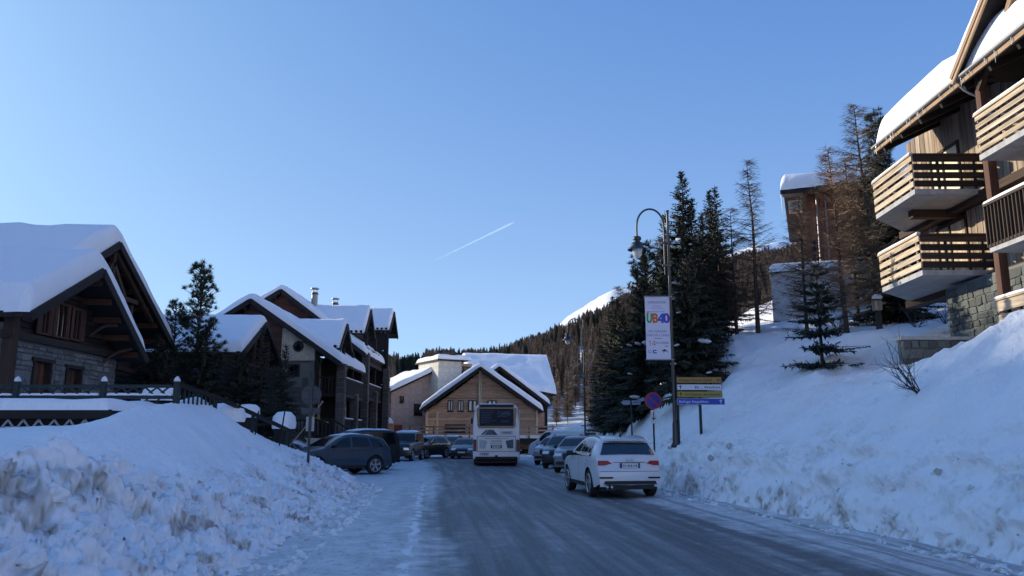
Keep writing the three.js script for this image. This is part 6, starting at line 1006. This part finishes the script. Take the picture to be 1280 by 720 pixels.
// ---------------------------------------------------------------- street furniture
function lampPost(label, x, d, base) {
  const t = thing('street_lamp', label, 'street lamp', [x, base, d], 0, 'arched street lamps'), top = 8.75 - base, m = M.blackPaint;
  mesh('base', lathe([[0.001, 0], [0.14, 0], [0.14, 0.08], [0.09, 0.16], [0.08, 0.7], [0.06, 0.8], [0.06, 0.85]], 18), m, t);
  mesh('pole', cyl(0.058, 0.038, top, 0, top / 2, 0, 14), m, t);
  const a = []; const x0 = -0.13, y0 = top - 0.55, R = 0.44; a.push(new THREE.Vector3(x0, y0 - 1.5, 0), new THREE.Vector3(x0, y0 - 0.6, 0), new THREE.Vector3(x0, y0, 0)); for (let k = 1; k <= 8; k++) { const q = k / 8 * Math.PI; a.push(new THREE.Vector3(x0 - R + R * Math.cos(q), y0 + 0.1 + (R + 0.14) * Math.sin(q), 0)); } a.push(new THREE.Vector3(x0 - 2 * R, y0 - 0.28, 0));
  const arm = mesh('arm', tube(a, 0.032, 48, 8), m, t);
  for (const y of [y0 - 0.45, y0 - 1.2]) mesh('clamp', bx(0.28, 0.06, 0.09, -0.07, y, 0), m, arm);
  const hx = x0 - 2 * R, hy = y0 - 0.28;
  const head = mesh('lamp_head', lathe([[0.001, 0.06], [0.06, 0.05], [0.13, 0.02], [0.14, -0.06], [0.1, -0.1], [0.1, -0.15], [0.18, -0.18], [0.2, -0.26], [0.2, -0.3], [0.3, -0.36], [0.32, -0.4], [0.31, -0.41], [0.17, -0.35], [0.001, -0.34]], 24), m, t); head.position.set(hx, hy, 0);
  mesh('lamp_glass', lathe([[0.17, -0.35], [0.165, -0.44], [0.13, -0.58], [0.07, -0.67], [0.001, -0.69]], 20), phys(0.85, 0.84, 0.78, { roughness: 0.25, transmission: 0.35 }), head);
  mesh('finial', lathe([[0.001, 0.1], [0.045, 0.07], [0.05, 0], [0.05, -0.05]], 12), m, t).position.y = top;
  return t;
}
lampPost('black arched street lamp carrying a concert banner', 5.06, 25.2, 1.25);
const lamp2 = lampPost('black arched street lamp with hoop shaped festive lights at the bend', 4.5, 50, 0.7);
{ // festive hoops: the light strings are off by day
  const t = thing('festive_light', 'unlit festive star and hoop decoration hung on the far street lamp', 'decoration', [4.42, 5.3, 49.85]);
  const arc = (R, a0, a1, n, ox, oy) => { const p = []; for (let k = 0; k <= n; k++) { const a = lerp(a0, a1, k / n); p.push(new THREE.Vector3(ox + Math.cos(a) * R, oy + Math.sin(a) * R, 0.02)); } return p; };
  const pale = std(0.35, 0.35, 0.34); for (const R of [0.78, 0.7]) mesh('hoop', tube(arc(R, 0.9, 5.7, 24, 0, 0), 0.015, 40, 5), pale, t); mesh('small_hoop', tube(arc(0.42, -1.6, 2.4, 16, 0.25, 1.15), 0.014, 30, 5), pale, t);
  for (let k = 0; k < 8; k++) { const a = k * Math.PI / 4, q = k % 2 ? 0.22 : 0.38; mesh('star_ray', beam(new THREE.Vector3(0, 0, 0.02), new THREE.Vector3(Math.cos(a) * q, Math.sin(a) * q, 0.02), 0.035, 0.035), pale, t); }
}
{
  const t = thing('concert_banner', 'white banner printed with coloured concert lettering hanging from the near lamp', 'banner', [4.62, 3.98, 25.15]);
  const tex = canvasTex(384, 960, (c, w, h) => {
    c.fillStyle = '#d8d3e2'; c.fillRect(0, 0, w, h); c.textAlign = 'center'; c.fillStyle = '#3c4668'; c.font = '52px sans-serif'; c.fillText('VARSISCENE', w / 2, 100, 330);
    c.fillStyle = '#b98aa2'; c.fillRect(w / 2 - 70, 136, 140, 9); c.fillStyle = '#a0a4c4'; c.fillRect(w / 2 - 95, 170, 190, 9); c.fillStyle = '#d98a3a'; c.beginPath(); c.arc(46, 236, 16, 0, 7); c.fill(); c.fillStyle = '#8fb0d8'; c.fillRect(70, 222, 240, 14);
    c.font = 'bold 200px sans-serif'; [['U', '#3f9d4a', 62, 0.05], ['B', '#d9662b', 158, -0.06], ['4', '#2f5fb8', 250, 0.06], ['0', '#5a3fa8', 336, -0.05]].forEach(([s, k, x, a]) => { c.save(); c.translate(x, 400); c.rotate(a); c.fillStyle = k; c.fillText(s, 0, 0, 108); c.lineWidth = 8; c.strokeStyle = k; c.strokeText(s, 0, 0, 108); c.restore(); });
    c.fillStyle = '#39457a'; c.font = '50px sans-serif'; c.fillText('EN CONCERT', w / 2, 552, 300); c.fillText('GRATUIT à 18H00', w / 2, 612, 350); c.fillRect(w / 2 - 60, 642, 120, 7);
    c.fillStyle = '#c06a35'; c.font = '110px sans-serif'; c.fillText('14', 92, 758); c.fillStyle = '#39457a'; c.font = '46px sans-serif'; c.fillText('DECEMBRE', 254, 730, 210); c.fillRect(292, 758, 56, 9);
    c.fillStyle = '#2b3a66'; c.beginPath(); c.arc(56, 848, 20, 0, 7); c.lineWidth = 6; c.strokeStyle = '#2b3a66'; c.stroke(); c.fillStyle = '#1d4f9a'; c.fillRect(104, 822, 56, 52); c.fillStyle = '#dcdbe2'; c.fillRect(122, 838, 38, 20); c.fillStyle = '#20242e'; c.beginPath(); c.moveTo(230, 840); c.lineTo(290, 806); c.lineTo(350, 862); c.lineTo(292, 836); c.lineTo(262, 872); c.lineTo(272, 842); c.closePath(); c.fill(); });
  const cloth = grid(14, 28, (u, v) => new THREE.Vector3((u - 0.5) * 0.78, v * 1.98, 0.03 * Math.sin(u * 3 + v * 4) * (1 - Math.abs(v - 0.5))), (u, v) => [u, v]);
  mesh('cloth', cloth, new THREE.MeshStandardMaterial({ map: tex, roughness: 0.75 }), t);
  for (const y of [-0.02, 2.0]) mesh('rod', cyl(0.016, 0.016, 0.9, 0.04, y, 0, 8, 0, Math.PI / 2), M.galv, t);
}
{
  const t = thing('direction_sign', 'stack of four hotel direction boards on two posts beside the near lamp', 'sign', [5.85, 1.2, 25.15]);
  const rows = [['Village Club du Soleil', '#9a7430', '#2b1d0a', 1], ['Bd .... Révelhaie', '#ccd0d8', '#1d2434', -1], ['Les Chalets des Rennes', '#978638', '#1f1c0a', -1], ['Refuge Napoléon', '#1d3fa6', '#b9c6e6', 2]];
  rows.forEach(([txt, bg, fg, dir], k) => {
    const y = 2.12 - k * 0.222, w = k === 3 ? 1.5 : 1.42, tex = canvasTex(640, 88, (c, cw, ch) => { c.fillStyle = fg; c.fillRect(0, 0, cw, ch); c.fillStyle = bg; c.fillRect(4, 4, cw - 8, ch - 8); c.fillStyle = fg; c.font = 'bold 48px sans-serif'; c.textBaseline = 'middle'; c.textAlign = dir > 0 ? 'left' : 'right'; c.fillText(txt, dir > 0 ? 24 : cw - 22, ch / 2 + 2, cw - 130);
      const ax = dir > 0 ? cw - 52 : 50; c.save(); c.translate(ax, ch / 2); if (dir === 1) c.rotate(Math.PI / 2); c.fillRect(-6, -12, 12, 40); c.beginPath(); c.moveTo(-24, -6); c.lineTo(0, -32); c.lineTo(24, -6); c.closePath(); c.fill(); c.restore(); });
    const b = mesh('board', bx(w, 0.2, 0.035, k === 3 ? 0.03 : 0, y, 0, 0, 0, 0, 0.008), M.greyBack, t), p = new THREE.PlaneGeometry(w - 0.02, 0.185); mesh('board_face', p.translate(k === 3 ? 0.03 : 0, y, 0.021), new THREE.MeshStandardMaterial({ map: tex, roughness: 0.45 }), b);
  });
  for (const x of [-0.68, 0.02]) mesh('post', cyl(0.045, 0.045, 2.4, x, 1.05, -0.065, 10), M.greenPaint, t);
  for (const x of [-0.68, 0.02]) mesh('post_cap', cyl(0.05, 0.05, 0.04, x, 2.26, -0.065, 10), M.trim, t);
}
{
  const t = thing('no_parking_sign', 'round red and blue no parking sign with an arrow plate below', 'sign', [4.72, 1.1, 27]);
  const y = 1.66, disc = (r, z, m, n) => mesh(n, cyl(r, r, 0.02, 0, y, z, 36, Math.PI / 2), m, t);
  disc(0.285, 0, M.greyBack, 'back'); disc(0.28, 0.006, std(0.42, 0.02, 0.03, { roughness: 0.4 }), 'red_rim'); disc(0.225, 0.012, std(0.015, 0.03, 0.28, { roughness: 0.4 }), 'blue_disc'); mesh('slash', bx(0.46, 0.05, 0.014, 0, y, 0.02, 0, 0, -Math.PI / 4), std(0.42, 0.02, 0.03, { roughness: 0.4 }), t);
  const p = mesh('arrow_plate', bx(0.19, 0.44, 0.02, 0, 1.13, 0.005, 0, 0, 0, 0.006), std(0.66, 0.67, 0.68, { roughness: 0.5 }), t); mesh('arrow', [bx(0.025, 0.24, 0.01, 0, 1.16, 0.02), bx(0.1, 0.025, 0.01, -0.025, 1.06, 0.02, 0, 0, -0.8), bx(0.1, 0.025, 0.01, 0.025, 1.06, 0.02, 0, 0, 0.8)], M.trim, p);
  mesh('post', cyl(0.03, 0.03, 2.0, 0, 0.9, -0.035, 10), M.greenPaint, t); mesh('cap', cyl(0.034, 0.034, 0.03, 0, 1.91, -0.035, 10), M.trim, t);
}
{
  const t = thing('arrow_sign', 'small blue grey arrow boards on a dark post lower on the bank', 'sign', [4.9, 1.0, 33.2]);
  const bl = std(0.24, 0.3, 0.4, { roughness: 0.5 });
  mesh('arrow_board', moved(poly([[-0.42, 0.09], [-0.33, -0.0], [-0.05, 0], [-0.05, 0.18], [-0.33, 0.18]], 0.025), 0, 1.86, 0.02), bl, t);
  mesh('name_board', bx(0.36, 0.18, 0.025, 0.2, 1.95, 0.032, 0, 0, 0, 0.006), bl, t); mesh('name_stripe', bx(0.24, 0.03, 0.01, 0.2, 1.95, 0.047), M.trim, t);
  mesh('side_board', bx(0.3, 0.14, 0.025, 0.42, 2.06, 0.0, 0, -0.7, 0.3, 0.006), bl, t);
  mesh('post', cyl(0.035, 0.035, 2.2, 0.0, 0.9, -0.01, 10), M.greenPaint, t);
}
{
  const t = thing('road_sign', 'round road sign seen from its grey back beside the snow mound', 'sign', [-5.98, 0.75, 24], 0.05);
  mesh('disc', cyl(0.29, 0.29, 0.02, 0, 2.05, -0.04, 36, Math.PI / 2), M.greyBack, t); mesh('rim', moved(plain(new THREE.TorusGeometry(0.29, 0.014, 6, 36)), 0, 2.05, -0.04), M.metal, t);
  for (const y of [1.92, 2.2]) mesh('bracket', bx(0.4, 0.035, 0.03, 0, y, -0.015), M.metal, t);
  mesh('plate', bx(0.56, 0.18, 0.02, 0, 1.58, -0.04), M.greyBack, t); mesh('small_plate', bx(0.24, 0.42, 0.02, 0, 1.2, -0.04), M.galv, t);
  mesh('post', bx(0.075, 2.6, 0.045, 0, 1.05, 0.005), M.metal, t);
}
// ---------------------------------------------------------------- vapour trail high over the valley
{
  const a = V(-290, 640, 2900), b = V(10, 790, 2900), r = rng(9);
  const g = grid(10, 60, (u, v) => { const q = u * 6.283, w = 6.2 * Math.pow(v, 0.65) * (1 - 0.75 * ss(0.93, 1, v)) * (1 + 0.18 * n2(v * 16, 3)), p = a.clone().lerp(b, v); return new THREE.Vector3(p.x + Math.cos(q) * w * 0.5, p.y + Math.cos(q) * w * 0.85 , p.z + Math.sin(q) * w); });
  const m = std(1, 1, 1, { transparent: true, opacity: 0.85, roughness: 1 }); structure('vapour_trail_cloud', g, m, 'thin white vapour trail slanting across the blue sky');
}
renderer.render(scene, camera);
